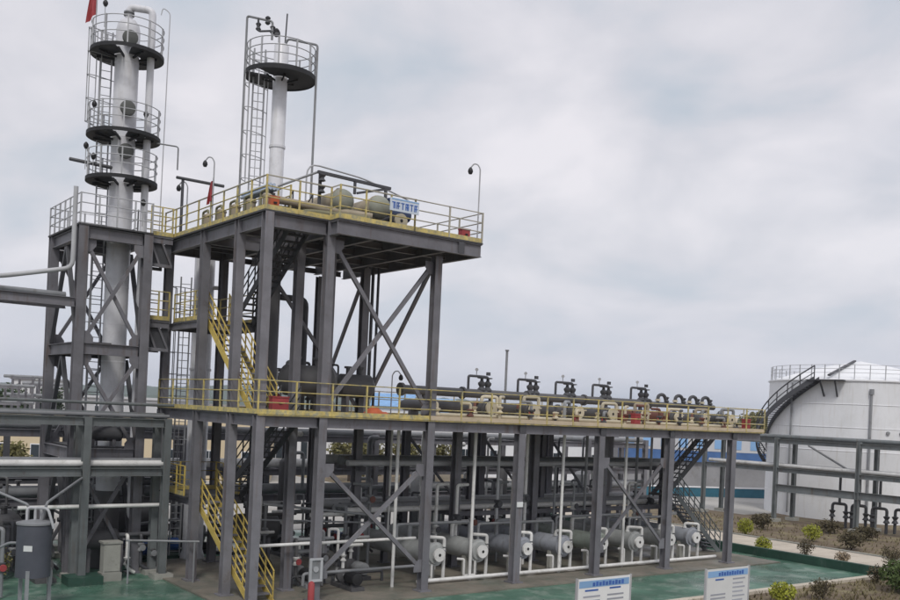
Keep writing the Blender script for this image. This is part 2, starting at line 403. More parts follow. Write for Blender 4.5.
# ------------------------------------------------------------------ tall platform frame
ZT, ZD, ZM, ZL = 12.95, 6.30, 9.70, 3.10       # top deck, long deck, mid landing, low landing
YF = 28.65
fr = thing('steel_platform', 'tall grey steel platform frame with X braces and yellow railed top deck', 'platform', (17.5, 33, 0))
def column(parent, x, y, z0, z1, mt='steel', s=0.30, base=True):
    inst('column', ('col', round(z1-z0, 2), s), lambda k: k.ibeam((0, 0, 0), (0, 0, z1-z0), s, s, (0, 1, 0), .03, .02), mt, (x, y, z0), parent)
    if base:
        inst('base_plate', ('bp', s), lambda k: k.box(-s*.85, s*.85, -s*.85, s*.85, 0, .05), mt, (x, y, z0 - .002), parent)
Z0 = 0.06
for x_ in (13.65, 15.95):
    for y_ in (YF, 30.75, 33.75, 37.4): column(fr, x_, y_, Z0, ZT - .06)
column(fr, 20.45, YF, Z0, ZT - .62)
column(fr, 20.45, 33.6, Z0, ZT - .62); column(fr, 20.45, 37.4, Z0, ZT - .62)
column(fr, 17.3, 30.9, ZD, ZT - .62, base=False)
def ib(parent, p, q, b=0.2, h=0.45, mt='steel', name='floor_beam'): return MB().ibeam(p, q, b, h).build(name, mt, parent)
bz = ZT - .06 - .24
for x_ in (13.65, 15.95):
    for ya, yb in ((YF, 30.75), (30.75, 33.75), (33.75, 37.4)): ib(fr, (x_, ya+.155, bz), (x_, yb-.155, bz))
for y_ in (YF, 30.75, 33.75, 37.4): ib(fr, (13.81, y_, bz), (15.79, y_, bz))
ib(fr, (15.95, YF-.155, bz), (15.95, 28.08, bz)); 
ib(fr, (15.95-.1, 28.0, bz), (21.0, 28.0, bz), .16, .46); ib(fr, (21.004, 28.0, bz), (21.95, 28.0, bz), .16, .46)
inst('splice_plate', 'splice2', lambda k: k.box(-.13, .13, -.006, .006, -.2, .2), 'steel_dark', (21.0, 27.912, bz), fr)
ib(fr, (21.87, 28.085, bz), (21.87, 37.9, bz), .16, .46)
for x_ in (17.4, 18.9, 20.45): ib(fr, (x_, 28.09, bz), (x_, 37.9, bz), .16, .40)
for y_ in (30.0, 32.0, 34.0, 36.0, 37.95): ib(fr, (16.06, y_, bz-.02), (21.78, y_, bz-.02), .12, .22, name='joist')
for i, y_ in enumerate((29.4, 31.5, 32.5, 35, 36)): ib(fr, (13.77, y_, bz), (15.83, y_, bz), .12, .22, name='joist')
# deck plates
for (a, b, c, d) in ((13.45, 15.85, 28.5, 29.3), (13.45, 15.85, 33.9, 37.7), (13.45, 14.65, 29.31, 33.89)):
    MB().box(a, b, c, d, ZT-.058, ZT).build('deck_plate', 'plate', fr, smooth=False)
for i in range(4):
    for j in range(5):
        if i == 0 and j == 2: continue
        MB().box(15.86+i*1.53, 15.86+(i+1)*1.53-.01, 27.9+j*2.02, 27.9+(j+1)*2.02-.01, ZT-.058, ZT).build('deck_plate', 'plate', fr, smooth=False)
MB().box(15.86, 17.38, 31.95, 33.2, ZT-.058, ZT).build('deck_plate', 'plate', fr, smooth=False)
# X braces: between the second and third front columns, above and below the long deck
def brace(parent, p, q, w=0.14, mt='steel', name='brace'):
    o = MB().beam(p, q, w, w*.8, (0, 1, 0)).build(name, mt, parent); p = V3(p); q = V3(q)
    for a, b in ((p, q), (q, p)):
        d = (b - a).normalized(); c_ = a + d*.16; sx = 1 if d.x > 0 else -1; sz = 1 if d.z > 0 else -1
        x0, x1 = sorted((a.x - sx*.02, a.x + sx*.34)); z0, z1 = sorted((a.z - sz*.12, a.z + sz*.34))
        y_ = a.y - w*.4 - .014
        mb = MB(); xa, xb = (x0, x1) if sx > 0 else (x1, x0); za, zb = (z0, z1) if sz > 0 else (z1, z0)
        poly = [(xa, za), (xb, za), (xb, (za+zb)/2), ((xa+xb)/2, zb), (xa, zb)]
        mb.add([(x_, y_, z_) for x_, z_ in poly] + [(x_, y_+.012, z_) for x_, z_ in poly], [tuple(range(5)), tuple(range(9, 4, -1))] + [(i, (i+1) % 5, 5+(i+1) % 5, 5+i) for i in range(5)])
        mb.build('gusset_plate', mt, parent, smooth=False)
    return o
brace(fr, (16.12, YF-.04, 12.2), (20.3, YF-.04, ZD+.35)); brace(fr, (16.12, YF+.09, ZD+.35), (20.3, YF+.09, 12.0))
brace(fr, (16.12, YF-.04, 4.6), (20.3, YF-.04, .9)); brace(fr, (16.12, YF+.09, .9), (20.3, YF+.09, 4.6))
for (a, b) in (((20.45, 29, 11.9), (20.45, 33.4, 6.6)), ((20.45, 33.8, 11.9), (20.45, 37.2, 6.6))): MB().beam(a, b, .12, .12).build('brace', 'steel', fr)
MB().beam((16.1, 33.75, 11.9), (20.3, 33.65, 6.7), .12, .12).build('brace', 'steel', fr)
for (p, q) in (((18.2, YF, bz), (16.1, YF, 11.3)),): pass
# railings round the top deck
railing(fr, [(13.5, 37.6, ZT), (13.5, 28.52, ZT), (15.88, 28.52, ZT), (15.88, 27.92, ZT), (18.9, 27.92, ZT)], 'yellow', top='cream_rail', gap=1.1)
railing(fr, [(18.9, 27.92, ZT), (21.92, 27.92, ZT), (21.92, 37.9, ZT), (15.9, 37.9, ZT)], 'cream_rail', toe='yellow')
# mid landing hung on the frame, and the two bridges to the left tower
for z_, x0_, y0_, y1_ in ((ZM, 12.55, 33.9, 37.2), (ZL, 13.5, 34.3, 36.9)):
    MB().box(13.82, 15.78, y0_, y1_, z_-.06, z_).build('landing_plate', 'plate', fr, smooth=False)
    for y_ in (y0_+.08, y1_-.08): ib(fr, (13.8, y_, z_-.2), (15.8, y_, z_-.2), .12, .26)
    ib(fr, (13.70, y0_, z_-.2), (13.70, y1_, z_-.2), .12, .26); ib(fr, (15.9, y0_, z_-.2), (15.9, y1_, z_-.2), .12, .26)
railing(fr, [(15.75, 34.0, ZM), (15.75, 37.1, ZM), (13.84, 37.1, ZM), (13.84, 33.95, ZM)], 'yellow', gap=.9)
railing(fr, [(15.75, 34.5, ZL), (15.75, 36.8, ZL), (13.5, 36.8, ZL), (13.5, 34.4, ZL)], 'stair_yellow', gap=.8)
MB().box(13.45, 13.81, 34.3, 36.9, ZL-.055, ZL-.003).build('landing_plate', 'plate', fr, smooth=False)
def bridge(z, nm):
    br = thing('footbridge', nm, 'footbridge', (13, 37, z))
    MB().box(12.58, 13.44, 36.55, 37.75, z-.06, z).build('deck_plate', 'plate', br, smooth=False)
    for y_ in (36.6, 37.7):
        ib(br, (12.57, y_, z-.18), (13.46, y_, z-.18), .1, .24)
        MB().beam((12.6, y_, z-1.15), (13.45, y_, z-1.15), .12, .12).build('lower_chord', 'steel', br)
        for a, b in ((12.62, 12.95), (13.05, 13.42)): MB().beam((a, y_, z-.3), (b, y_, z-1.1), .08, .08).build('strut', 'steel', br)
    MB().box(12.6, 13.44, 36.66, 36.7, z-1.08, z-.31).build('side_plate', 'steel_dark', br, smooth=False)
    railing(br, [(12.58, 36.57, z), (13.42, 36.57, z)], 'yellow', gap=.5); railing(br, [(12.58, 37.73, z), (13.42, 37.73, z)], 'yellow', gap=.5)
bridge(ZT, 'upper short grey bridge linking the left tower to the top deck')
bridge(ZM, 'lower short grey bridge with yellow railing from left tower to middle landing')

# ------------------------------------------------------------------ switchback staircase
st = thing('switchback_staircase', 'yellow sided switchback staircase climbing inside the tall frame', 'staircase', (14.8, 31.5, 0))
flight(st, 13.9, 14.72, 29.2, Z0, 34.3, ZL)
flight(st, 14.95, 15.7, 34.3, ZL, 29.75, ZD, rail='steel_dark', tread='steel_dark')
flight(st, 13.9, 14.72, 29.6, ZD, 33.9, ZM)
flight(st, 14.95, 15.7, 33.9, ZM, 29.5, ZT, rail='steel_dark', tread='steel_dark')

# ------------------------------------------------------------------ long deck
ld = thing('long_deck', 'long grey steel deck on columns carrying pipework, yellow railing along its edge', 'deck', (30, 32.6, 0))
DX = (24.85, 29.3, 33.75, 38.2)
for x_ in DX:
    for y_ in (YF, 32.7, 36.6): column(ld, x_, y_, Z0, ZD - .38, s=.32)
for x_ in (22.6, 27.1, 31.5, 36.0): column(ld, x_, 34.6, Z0, ZD-.38, s=.24)
bd = ZD - .02 - .18
ends = [20.62, 24.9, 29.4, 33.8, 38.3, 40.4]
for a, b in zip(ends[:-1], ends[1:]): ib(ld, (a, YF, bd), (b-.012, YF, bd), .2, .36)
for x_ in ends[1:-1]: inst('splice_plate', 'splice', lambda k: k.box(-.16, .16, -.006, .006, -.16, .16), 'steel_dark', (x_, YF-.108, bd), ld)
for y_ in (32.7, 36.6): ib(ld, (20.62, y_, bd), (40.4, y_, bd), .2, .36)
for x_ in (20.45,) + DX + (40.3,):
    ib(ld, (x_, YF+.17, bd-.002), (x_, 32.58, bd-.002), .18, .30, name='cross_beam'); ib(ld, (x_, 32.82, bd-.002), (x_, 36.48, bd-.002), .18, .30, name='cross_beam')
for x_ in (22.6, 27, 31.5, 36): ib(ld, (x_, YF+.12, bd+.03), (x_, 36.48, bd+.03), .12, .22, name='joist')
for a, b in ((13.82, 15.78), (16.12, 20.28)):
    ib(ld, (a, YF, bd), (b, YF, bd), .2, .36)
for ya, yb in ((YF, 30.75), (30.75, 33.75), (33.75, 37.4)):
    for x_ in (13.65, 15.95): ib(ld, (x_, ya+.16, bd), (x_, yb-.16, bd), .2, .36)
for y_ in (33.75, 37.4): ib(ld, (16.12, y_, bd), (20.28, y_, bd), .2, .36)
for i in range(12):
    a = 16.2 + i*2.02
    MB().box(a, a+2.01, 28.48, 32.6, ZD-.018, ZD+.03).build('deck_plate', 'pink_plate', ld, smooth=False)
    MB().box(a, a+2.01, 32.61, 36.8, ZD-.018, ZD+.03).build('deck_plate', 'pink_plate', ld, smooth=False)
for (a, b, c, d) in ((13.5, 16.18, 28.48, 29.55), (13.5, 14.85, 29.56, 34.2), (13.5, 16.18, 34.21, 37.6)):
    MB().box(a, b, c, d, ZD-.018, ZD+.03).build('deck_plate', 'plate', ld, smooth=False)
railing(ld, [(13.5, 37.5, ZD+.03), (13.5, 28.44, ZD+.03), (20.3, 28.44, ZD+.03)], 'yellow', rails=(.38, .74, 1.1))
railing(ld, [(20.3, 28.44, ZD+.03), (40.4, 28.44, ZD+.03)], 'yellow', rails=(.38, .74, 1.1), toe='pink_plate', r=.019)
MB().box(13.5, 40.4, 28.452, 28.478, ZD-.018, ZD+.028).build('edge_strip', 'yellow', ld, smooth=False)
railing(ld, [(40.4, 28.44, ZD+.03), (40.4, 30.9, ZD+.03)], 'cream_rail'); railing(ld, [(40.4, 32.3, ZD+.03), (40.4, 36.8, ZD+.03), (16.3, 36.8, ZD+.03)], 'cream_rail')
brace(ld, (29.5, YF-.04, 4.9), (33.55, YF-.04, 1.1), .12); brace(ld, (29.5, YF+.08, 1.1), (33.55, YF+.08, 4.9), .12)
for x_ in DX[:3]: MB().beam((x_+.18, 36.6, 5.4), (x_+4.2, 36.6, 1.2), .1, .1).build('brace', 'steel', ld)
for x_ in (24.85, 29.3, 33.75): MB().ibeam((x_+.17, 32.7, 2.3), (x_+4.25, 32.7, 2.3), .14, .2).build('pipe_support_beam', 'steel', ld)
# stair at the far right end
rs = thing('end_staircase', 'grey steel staircase at the right hand end of the long deck', 'staircase', (38.6, 31.6, 0))
flight(rs, 31.2, 32.05, 40.45, ZD, 36.6, 3.1, axis='x', rail='steel_dark', tread='steel')
flight(rs, 31.2, 32.05, 36.6+.9, 3.1, 41.0, Z0, axis='x', rail='rack_steel', tread='steel')
MB().box(36.4, 37.6, 31.15, 32.1, 3.02, 3.1).build('landing_plate', 'plate', rs, smooth=False)
for x_, y_ in ((36.45, 31.2), (37.5, 32.05)): MB().beam((x_, y_, 1.6 if 0 else Z0), (x_, y_, 3.02), .1, .1).build('leg', 'steel', rs)

# ------------------------------------------------------------------ left tower frame
lt = thing('tower_frame', 'square grey braced steel frame around the left white column', 'frame', (11.2, 38.4, 0))
LX, LY = (10.0, 12.4), (36.4, 40.3)
for x_ in LX:
    for y_ in LY: column(lt, x_, y_, 0.0, ZT - .06, s=.34)
for z_ in (ZT-.3, 8.4, 4.5):
    for y_ in LY: ib(lt, (10.18, y_, z_), (12.22, y_, z_), .2, .42)
    for x_ in LX: ib(lt, (x_, 36.58, z_), (x_, 40.12, z_), .2, .42)
for za, zb in ((8.7, 12.3), (4.8, 8.1), (.4, 4.2)):
    for y_ in LY:
        brace(lt, (10.18, y_-.03, za), (12.22, y_-.03, zb), .13); brace(lt, (10.18, y_+.09, zb), (12.22, y_+.09, za), .13)
    for x_ in LX:
        MB().beam((x_, 36.58, za), (x_, 38.3, zb), .15, .13).build('brace', 'steel_dark', lt); MB().beam((x_, 40.1, za), (x_, 38.4, zb), .15, .13).build('brace', 'steel_dark', lt)
for (a, b, c, d) in ((9.8, 11.25, 36.2, 40.5), (12.3, 12.56, 36.2, 40.5), (11.26, 12.29, 36.2, 37.35), (11.26, 12.29, 38.4, 40.5)):
    MB().box(a, b, c, d, ZT-.058, ZT).build('deck_plate', 'plate', lt, smooth=False)
for (a, b, c, d) in ((10.1, 11.25, 36.5, 40.2), (11.26, 12.29, 38.4, 40.2)):
    MB().box(a, b, c, d, 8.62, 8.66).build('grating', 'plate', lt, smooth=False)
railing(lt, [(12.5, 36.22, ZT), (9.85, 36.22, ZT), (9.85, 40.45, ZT), (12.5, 40.45, ZT), (12.5, 37.9, ZT)], 'grey_rail', toe=None, gap=.75)

# ------------------------------------------------------------------ distillation columns
def dirv(a, f): return (R0*a + FW*f).normalized()
T1 = Vector((11.78, 37.87, 0))
t1 = thing('distillation_column', 'tall white column with three round black platforms and a flag', 'column', T1)
MB().lathe([(.55, .02), (.55, .3), (.47, .9), (.46, 3.0)], T1, n=28).build('skirt', 'vessel_dark', t1)
MB().lathe([(.45, 3.01), (.45, 20.9), (.40, 21.15), (.28, 21.32), (.1, 21.4)], T1, n=28).build('shell', 'shell_white', t1)
for z_ in [2.2+1.45*k for k in range(13)]: MB().lathe([(.456, 0), (.456, .05)], T1 + Vector((0, 0, z_)), n=28).build('weld_band', 'shell_white', t1)
for z_, r_ in ((19.95, 1.36), (16.75, 1.36), (15.0, 1.32)):
    p = MB().ring(T1, .5, r_, z_-.06, z_, 40, -2.2+.45, -2.2+2*PI-.05); p.ring(T1, r_, r_+.02, z_-.07, z_+.07, 40)
    rp = p.build('ring_platform', 'ring_black', t1)
    ring_railing(rp, T1, r_-.02, z_, n=10)
    for k in range(8):
        w = k*PI/4 + .2; d = Vector((math.cos(w), math.sin(w), 0))
        MB().beam(T1+d*.44+Vector((0, 0, z_-.16)), T1+d*(r_-.2)+Vector((0, 0, z_-.09)), .06, .08).build('bracket', 'ring_black', rp)
ladder(t1, T1 - R0*.78 + FW*.1, dirv(1, .5), ZT, 15.0, out=dirv(-.6, -1)); ladder(t1, T1 - R0*.85 + FW*.1, dirv(1, .5), 15.0, 20.9, out=dirv(-.6, -1))
ladder(t1, T1 - R0*.8, dirv(1, .5), .1, ZT, out=dirv(-.6, -1))
for z_, a_ in ((20.45, .5), (17.75, .55), (16.1, .55)):
    d = dirv(a_, -1); q = T1 + Vector((0, 0, z_))
    MB().lathe([(.2, .35), (.2, .62), (.29, .62), (.29, .67), (.28, .68), (.28, .74), (.2, .76)], q, d, 20).build('manhole', 'manway', t1)
pr = T1 + R0*.92
MB().tube([T1+Vector((0, 0, 21.35)), T1+Vector((0, 0, 21.85)), pr+Vector((0, 0, 21.75)), pr+Vector((0, 0, .4))], .14, 12, .22).build('overhead_pipe', 'shell_white', t1)
MB().lathe([(.2, 0), (.2, .05), (.15, .05), (.15, .1), (.2, .1), (.2, .16)], T1+Vector((0, 0, 21.5)), n=16).build('flange', 'pipe_grey', t1)
MB().tube([T1+R0*1.25+Vector((0, 0, 21.6)), T1+R0*1.3+Vector((0, 0, 21.9)), T1+R0*1.6+Vector((0, 0, 21.7)), T1+R0*1.55+Vector((0, 0, ZT))], .02, 6, .15).build('conduit', 'grey_rail', t1)
MB().tube([T1+Vector((0, 0, 15.45)) - FW*.3, rgt(T1, -1.9, -.4, 15.75)], .07, 8).build('davit_arm', 'pipe_dark', t1)
MB().tube([T1+R0*1.3+Vector((0, 0, 16.6)), T1+R0*2.15+Vector((0, 0, 16.5)), T1+R0*2.15+Vector((0, 0, 15.6))], .03, 6, .1).build('side_pipe', 'pipe_grey', t1)
for k, (a_, z_) in enumerate(((-.75, 21.8), (-1.0, 17.9), (-.95, 15.9), (1.0, 17.6), (1.05, 14.2), (-1.25, 16.3))):
    q = rgt(T1, a_, -.5, z_)
    l = MB().tube([q+Vector((0, 0, -.95)) , q], .018, 5).build('lamp_arm', 'grey_rail', t1)
    MB().lathe([(.03, .1), (.09, .02), (.1, -.06), (.05, -.16)], q, n=10).build('lamp_head', 'black', l)

T2 = Vector((16.4, 33.9, 0)); B2 = T2 + Vector((0, 0, ZD+.03))
t2 = thing('slender_column', 'slender pale grey column with one round dark platform near its top', 'column', B2)
MB().lathe([(.46, 0), (.46, .12), (.38, .3), (.37, 5.9), (.28, 6.2)], B2, n=24).build('lower_shell', 'vessel_dark', t2)  # thicker lower part; shade below the top deck is put into its dark colour
MB().lathe([(.28, 6.21), (.28, 14.1), (.25, 14.16), (.05, 14.18)], B2, n=24).build('shell', 'shell_white', t2)
for z_ in (9.0, 13.4, 16.5): MB().lathe([(.31, 0), (.31, .1)], T2+Vector((0, 0, z_)), n=24).build('flange', 'shell_white', t2)
p = MB().ring(T2, .33, 1.33, 19.19, 19.25, 40, -2.75, -2.75+2*PI-.6); p.ring(T2, 1.33, 1.35, 19.15, 19.33, 40)
rp = p.build('ring_platform', 'ring_black', t2); ring_railing(rp, T2, 1.3, 19.25, n=12)
for k in range(6):
    w = k*PI/3 + .3; d = Vector((math.cos(w), math.sin(w), 0))
    MB().beam(T2+d*.27+Vector((0, 0, 19.05)), T2+d*.7+Vector((0, 0, 19.15)), .05, .06).build('bracket', 'ring_black', rp)
ladder(t2, T2 - R0*.82, dirv(1, .3), ZT, 20.3, out=dirv(-.3, -1))
for nm, pts, r_, mt_ in (('vent_pipe', [rgt(T2, -1.38, 0, ZT), rgt(T2, -1.38, 0, 21.55), rgt(T2, -.35, -.2, 21.3), rgt(T2, -.35, -.2, 20.6)], .045, 'pipe_grey'),
                    ('relief_pipe', [rgt(T2, .1, 0, 20.45), rgt(T2, .25, -.1, 20.7), rgt(T2, 1.38, 0, 20.55), rgt(T2, 1.38, 0, ZT)], .045, 'pipe_grey'),
                    ('loop_pipe', [rgt(T2, -.1, 0, 20.4), rgt(T2, -.1, -.1, 21.0), rgt(T2, -.9, -.2, 20.9), rgt(T2, -.9, -.2, 21.4)], .04, 'pipe_dark'),
                    ('lightning_rod', [rgt(T2, .12, 0, 20.4), rgt(T2, .16, 0, 21.7)], .03, 'pipe_dark')):
    MB().tube(pts, r_, 8, .1).build(nm, mt_, t2)
for a_, z_ in ((-.35, 21.0), (-.9, 21.1), (-.2, 20.9), (-.55, 21.35)):
    MB().lathe([(.05, -.16), (.11, -.1), (.06, 0), (.11, .1), (.05, .16)], rgt(T2, a_, -.15, z_), n=10).build('valve', 'pipe_dark', t2)

T3 = Vector((15.6, 38.55, 0.0))
t3 = thing('column_vessel', 'white vertical vessel rising behind the yellow stairs under the top deck', 'vessel', T3)
MB().lathe([(.5, 0), (.5, .15), (.42, .4), (.42, 12.9), (.36, 13.1), (.2, 13.22), (.05, 13.25)], T3, n=24).build('shell', 'shell_white', t3)
for z_ in (3.2, 7.9, 10.5): MB().lathe([(.45, 0), (.45, .1)], T3+Vector((0, 0, z_)), n=24).build('flange', 'shell_white', t3)
ladder(t3, T3 - R0*.75, dirv(1, .3), .1, 11.8, out=dirv(-.3, -1))
MB().tube([T3+R0*.75+Vector((0, 0, .1)), T3+R0*.75+Vector((0, 0, 11.4)), T3+Vector((0, 0, 11.4))], .09, 10, .2).build('side_pipe', 'pipe_white', t3)

# ------------------------------------------------------------------ drums, coolers and pipework on the decks
def drum(nm, label, c, L, r, ax, mt, legs_z, cat='drum'):
    c = V3(c); a = V3(ax).normalized(); t = thing(nm, label, cat, (c.x, c.y, legs_z))
    MB().lathe([(.05, -L/2-r*.45), (r*.55, -L/2-r*.36), (r*.88, -L/2-r*.15), (r, -L/2), (r, L/2), (r*.88, L/2+r*.15), (r*.55, L/2+r*.36), (.05, L/2+r*.45)], c, a, 24).build('shell', mt, t)
    s = a.cross(Vector((0, 0, 1)))
    for k in (-.3, .3):
        q = c + a*L*k
        MB().beam((q.x, q.y, legs_z), (q.x, q.y, c.z-r*.7), r*1.3, .12, tuple(a)).build('saddle', 'steel', t)
    for k in (-.25, .2):
        q = c + a*L*k
        MB().lathe([(.08, r*.9), (.08, r+.22), (.15, r+.22), (.15, r+.3)], q, (0, 0, 1), 12).build('nozzle', mt, t)
    return t
drum('reflux_drum', 'large dark grey horizontal drum behind the tall corner column on the deck', (17.1, 31.9, 7.58), 1.7, .58, (1, -.12, 0), 'vessel_dark', ZD+.03)
drum('small_drum', 'smaller dark drum partly hidden by the second front column', (19.5, 32.5, 7.5), 1.2, .46, (1, -.2, 0), 'vessel_dark', ZD+.03)
def pipe(label, pts, r, mt, name='pipe', bend=.2, cat='pipe', group=None, n=10):
    return MB().tube(pts, r, n, bend).build(name, mt, None, label=label, cat=cat, group=group)
for k, (dx_, r_) in enumerate(((0, .05), (.28, .07), (.55, .06))):
    pipe(['left thin riser pipe between the X brace and the top deck', 'middle dark riser pipe between the X brace and the top deck', 'right dark riser pipe between the X brace and the top deck'][k],
         [(20.9+dx_, 34.2, ZD+.03), (20.9+dx_, 34.2, ZT-.06)], r_, ['pipe_grey', 'pipe_dark', 'pipe_dark'][k], 'riser_pipe')
pipe('dark pipe rising beside the drum to the top deck with a bent head', [(18.3, 34.6, ZD+.03), (18.3, 34.6, 10.9), (16.75, 34.6, 10.9)], .13, 'pipe_dark', 'riser_pipe', .3)

def exchanger(nm, label, c, y1, r, mt, group, zb, white=True):
    """cooler lying along the depth: c is the middle of its front cover"""
    x_, y_, z_ = c; t = thing(nm, label, 'heat exchanger', (x_, y_, zb), group)
    L = y1 - y_
    MB().lathe([(r*.98, 0), (r, .1), (r, L-.1), (r*.8, L+.12), (.05, L+.2)], c, (0, 1, 0), 20).build('shell', mt, t)
    MB().lathe([(r*1.14, -.07), (r*1.14, 0)], c, (0, 1, 0), 20).build('shell_flange', mt, t)
    MB().lathe([(r*.9, -.16), (r*1.0, -.072)], c, (0, 1, 0), 20).build('front_cover', mt, t)
    MB().lathe([(.08, -.36), (.2, -.36), (.26, -.36), (.26, -.28), (.15, -.28), (.15, -.16)], c, (0, 1, 0), 18).build('nozzle_flange', 'pipe_white' if white else 'cream', t)
    MB().lathe([(.06, -.37), (.06, -.362)], c, (0, 1, 0), 12).build('nozzle_bore_shade', 'black', t)  # flat black disc painted for the shade inside an open bore
    for yy in (.5, L-.7):
        MB().box(x_-r*.8, x_+r*.8, y_+yy-.1, y_+yy+.1, zb, z_-r*.6).build('saddle', 'concrete' if zb < 1 else 'steel', t, smooth=False)
    return t
# lower row: eight coolers between the front columns
EX = [22.0, 24.25, 26.6, 28.75, 31.1, 33.2, 35.45, 37.45]
ORD = ['first', 'second', 'third', 'fourth', 'fifth', 'sixth', 'seventh', 'eighth']
def low_label(i): return f'grey tubular cooler with white end flange under the long deck, {ORD[i]} from the left'
e0 = None
for i, x_ in enumerate(EX):
    if e0 is None:
        e0 = exchanger('heat_exchanger', low_label(0), (x_, 30.1, 1.12), 36.2, .41, 'shell_grey', 'coolers under the long deck', Z0)
        c = Vector((x_, 30.1, 1.12))
        lp = MB().tube([c+Vector((-.1, .35, .3)), c+Vector((-.1, .35, .62)), c+Vector((.36, -.12, .62)), c+Vector((.36, -.12, -1.06))], .068, 8, .1).build('drain_loop', 'pipe_white', e0)
        MB().lathe([(.1, -.02), (.1, .05)], c+Vector((-.1, .35, .42)), n=12).build('flange', 'pipe_white', lp)
        MB().tube([c+Vector((-.15, -.05, -.36)), c+Vector((-.15, -.05, -1.06))], .05, 8).build('drain_leg', 'pipe_white', e0)
        MB().box(c.x+.2, c.x+.62, c.y-.2, c.y-.03, Z0, Z0+.1).build('foot', 'pipe_white', e0, smooth=False)
        MB().lathe([(.04, -.1), (.1, -.08), (.05, 0), (.1, .08), (.04, .1)], c+Vector((.36, -.12, .2)), n=10).build('valve', 'pipe_grey', e0)
        MB().tube([c+Vector((-.95, .1, -.3)), c+Vector((-.75, -.1, -.3)), c+Vector((-.75, -.1, -.95)), c+Vector((-.2, -.1, -.95))], .05, 8, .06).build('return_leg', 'pipe_white', e0)
        MB().tube([c+Vector((-.12, 1.6, .3)), c+Vector((-.12, 1.6, .95)), c+Vector((.7, 1.6, .95))], .09, 8, .15).build('top_pipe', 'pipe_grey', e0)
    else:
        c_ = copy_tree(e0, (x_ - EX[0], random.uniform(-.15, .15), 0), low_label(i))
        for ch in c_.children:
            nm_ = ch.name.split('.')[0]
            if nm_ in ('shell', 'shell_flange', 'front_cover'): sl = ch.material_slots[0]; sl.link = 'OBJECT'; sl.material = MATS[('shell_green', 'shell_blue', 'shell_grey')[(i*2 + i//3) % 3]]
            if nm_ == 'top_pipe' and i % 3 == 1: sl = ch.material_slots[0]; sl.link = 'OBJECT'; sl.material = MATS['pipe_white']
            if nm_ == 'return_leg' and i % 4 == 3: ch.location.x += .12; ch.location.z -= .08
gp = MB().tube([(20.9, 29.62, .2), (38.6, 29.62, .2)], .075, 10).build('ground_pipe', 'pipe_white', None, label='white pipe running low along the front of the coolers', cat='pipe')
for i, (x_, h_) in enumerate(((19.85, 5.9), (23.5, 5.9), (25.55, 4.3), (28.3, 5.9), (30.6, 5.9), (32.15, 5.9), (34.75, 5.9))):
    pipe(['white upright pipe between second and third front columns', 'white upright pipe between first and second cooler ends', 'white upright pipe just right of the fourth front column',
          'white upright pipe left of the fourth cooler end', 'white upright pipe just right of the fifth front column', 'white upright pipe left of the crossed brace under the deck',
          'white upright pipe right of the crossed brace under the deck'][i],
         [(x_, 29.75, Z0), (x_, 29.75, h_)], .065, 'pipe_white', 'upright_pipe', group='upright white pipes under the deck')
# pump sets on the left of the coolers
def pump(nm, label, x_, y_, rot, c1, c2, z=Z0, s=1.0):
    t = thing(nm, label, 'pump', (x_, y_, z)); d = Vector((math.cos(rot), math.sin(rot), 0)); c = Vector((x_, y_, z)); n_ = d.cross(Vector((0, 0, 1)))
    MB().beam(c+d*-.75*s+Vector((0, 0, .07)), c+d*.75*s+Vector((0, 0, .07)), .55*s, .14).build('base_frame', c2, t)
    MB().lathe([(.12*s, -.02), (.22*s, 0), (.24*s, .1), (.24*s, .6*s), (.2*s, .68*s)], c-d*.7*s+Vector((0, 0, .42*s)), d, 16).build('motor', c1, t)
    MB().lathe([(.06*s, 0), (.06*s, .3*s)], c+Vector((0, 0, .42*s)), d, 10).build('shaft', 'pipe_grey', t)
    MB().lathe([(.1*s, 0), (.26*s, .05*s), (.26*s, .22*s), (.1*s, .3*s)], c+d*.25*s+Vector((0, 0, .42*s)), d, 18).build('casing', c2, t)
    MB().tube([c+d*.38*s+Vector((0, 0, .6*s)), c+d*.38*s+Vector((0, 0, 1.5*s)), c+d*.38*s+n_*.8+Vector((0, 0, 1.5*s))], .06*s, 8, .12).build('outlet_pipe', 'pipe_white', t)
    MB().tube([c+d*.5*s+Vector((0, 0, .42*s)), c+d*1.1*s+Vector((0, 0, .42*s)), c+d*1.1*s+Vector((0, 0, .05*s))], .07*s, 8, .12).build('inlet_pipe', 'pipe_grey', t)
    for k in (-.5, .1): MB().beam(c+d*k*s+Vector((0, 0, .14)), c+d*k*s+Vector((0, 0, .24*s)), .3*s, .12*s).build('foot', c2, t)
    MB().lathe([(.05, -.12), (.12, -.1), (.05, 0), (.12, .1), (.05, .12)], c+d*.38*s+Vector((0, 0, 1.05*s)), n=10).build('valve', 'pipe_white', t)
    return t
pump('pump', 'dark pump on a steel base between second and third front columns', 18.2, 30.2, PI/2, 'black', 'vessel_dark')
pump('pump', 'black pump with white outlet pipe just behind the second front column', 17.0, 31.4, PI/2, 'black', 'pipe_grey')
pump('pump', 'small dark pump beside the foot of the switchback staircase', 16.6, 34.3, PI/2, 'black', 'vessel_dark')
pump('pump', 'grey pump under the X brace beside the first cooler', 19.6, 32.0, PI/2, 'pipe_grey', 'vessel_dark')
pipe('white pipe running level behind the second front column', [(14.4, 30.3, 1.75), (21.2, 30.3, 1.75)], .06, 'pipe_white')
pipe('grey sloping conduit crossing behind the lower X brace', [(15.6, 32, 3.0), (20.8, 32, 2.4)], .05, 'pipe_grey')
pipe('thin grey conduit behind the lower X brace, below the sloping one', [(15.6, 32.2, 2.4), (21, 32.2, 2.1)], .035, 'pipe_grey')
# vertical vessels and skids glimpsed inside the frame
drum('base_drum', 'dark round ended drum low behind the staircase foot', (17.3, 36.2, 1.6), 1.6, .55, (1, 0, 0), 'vessel_dark', Z0)

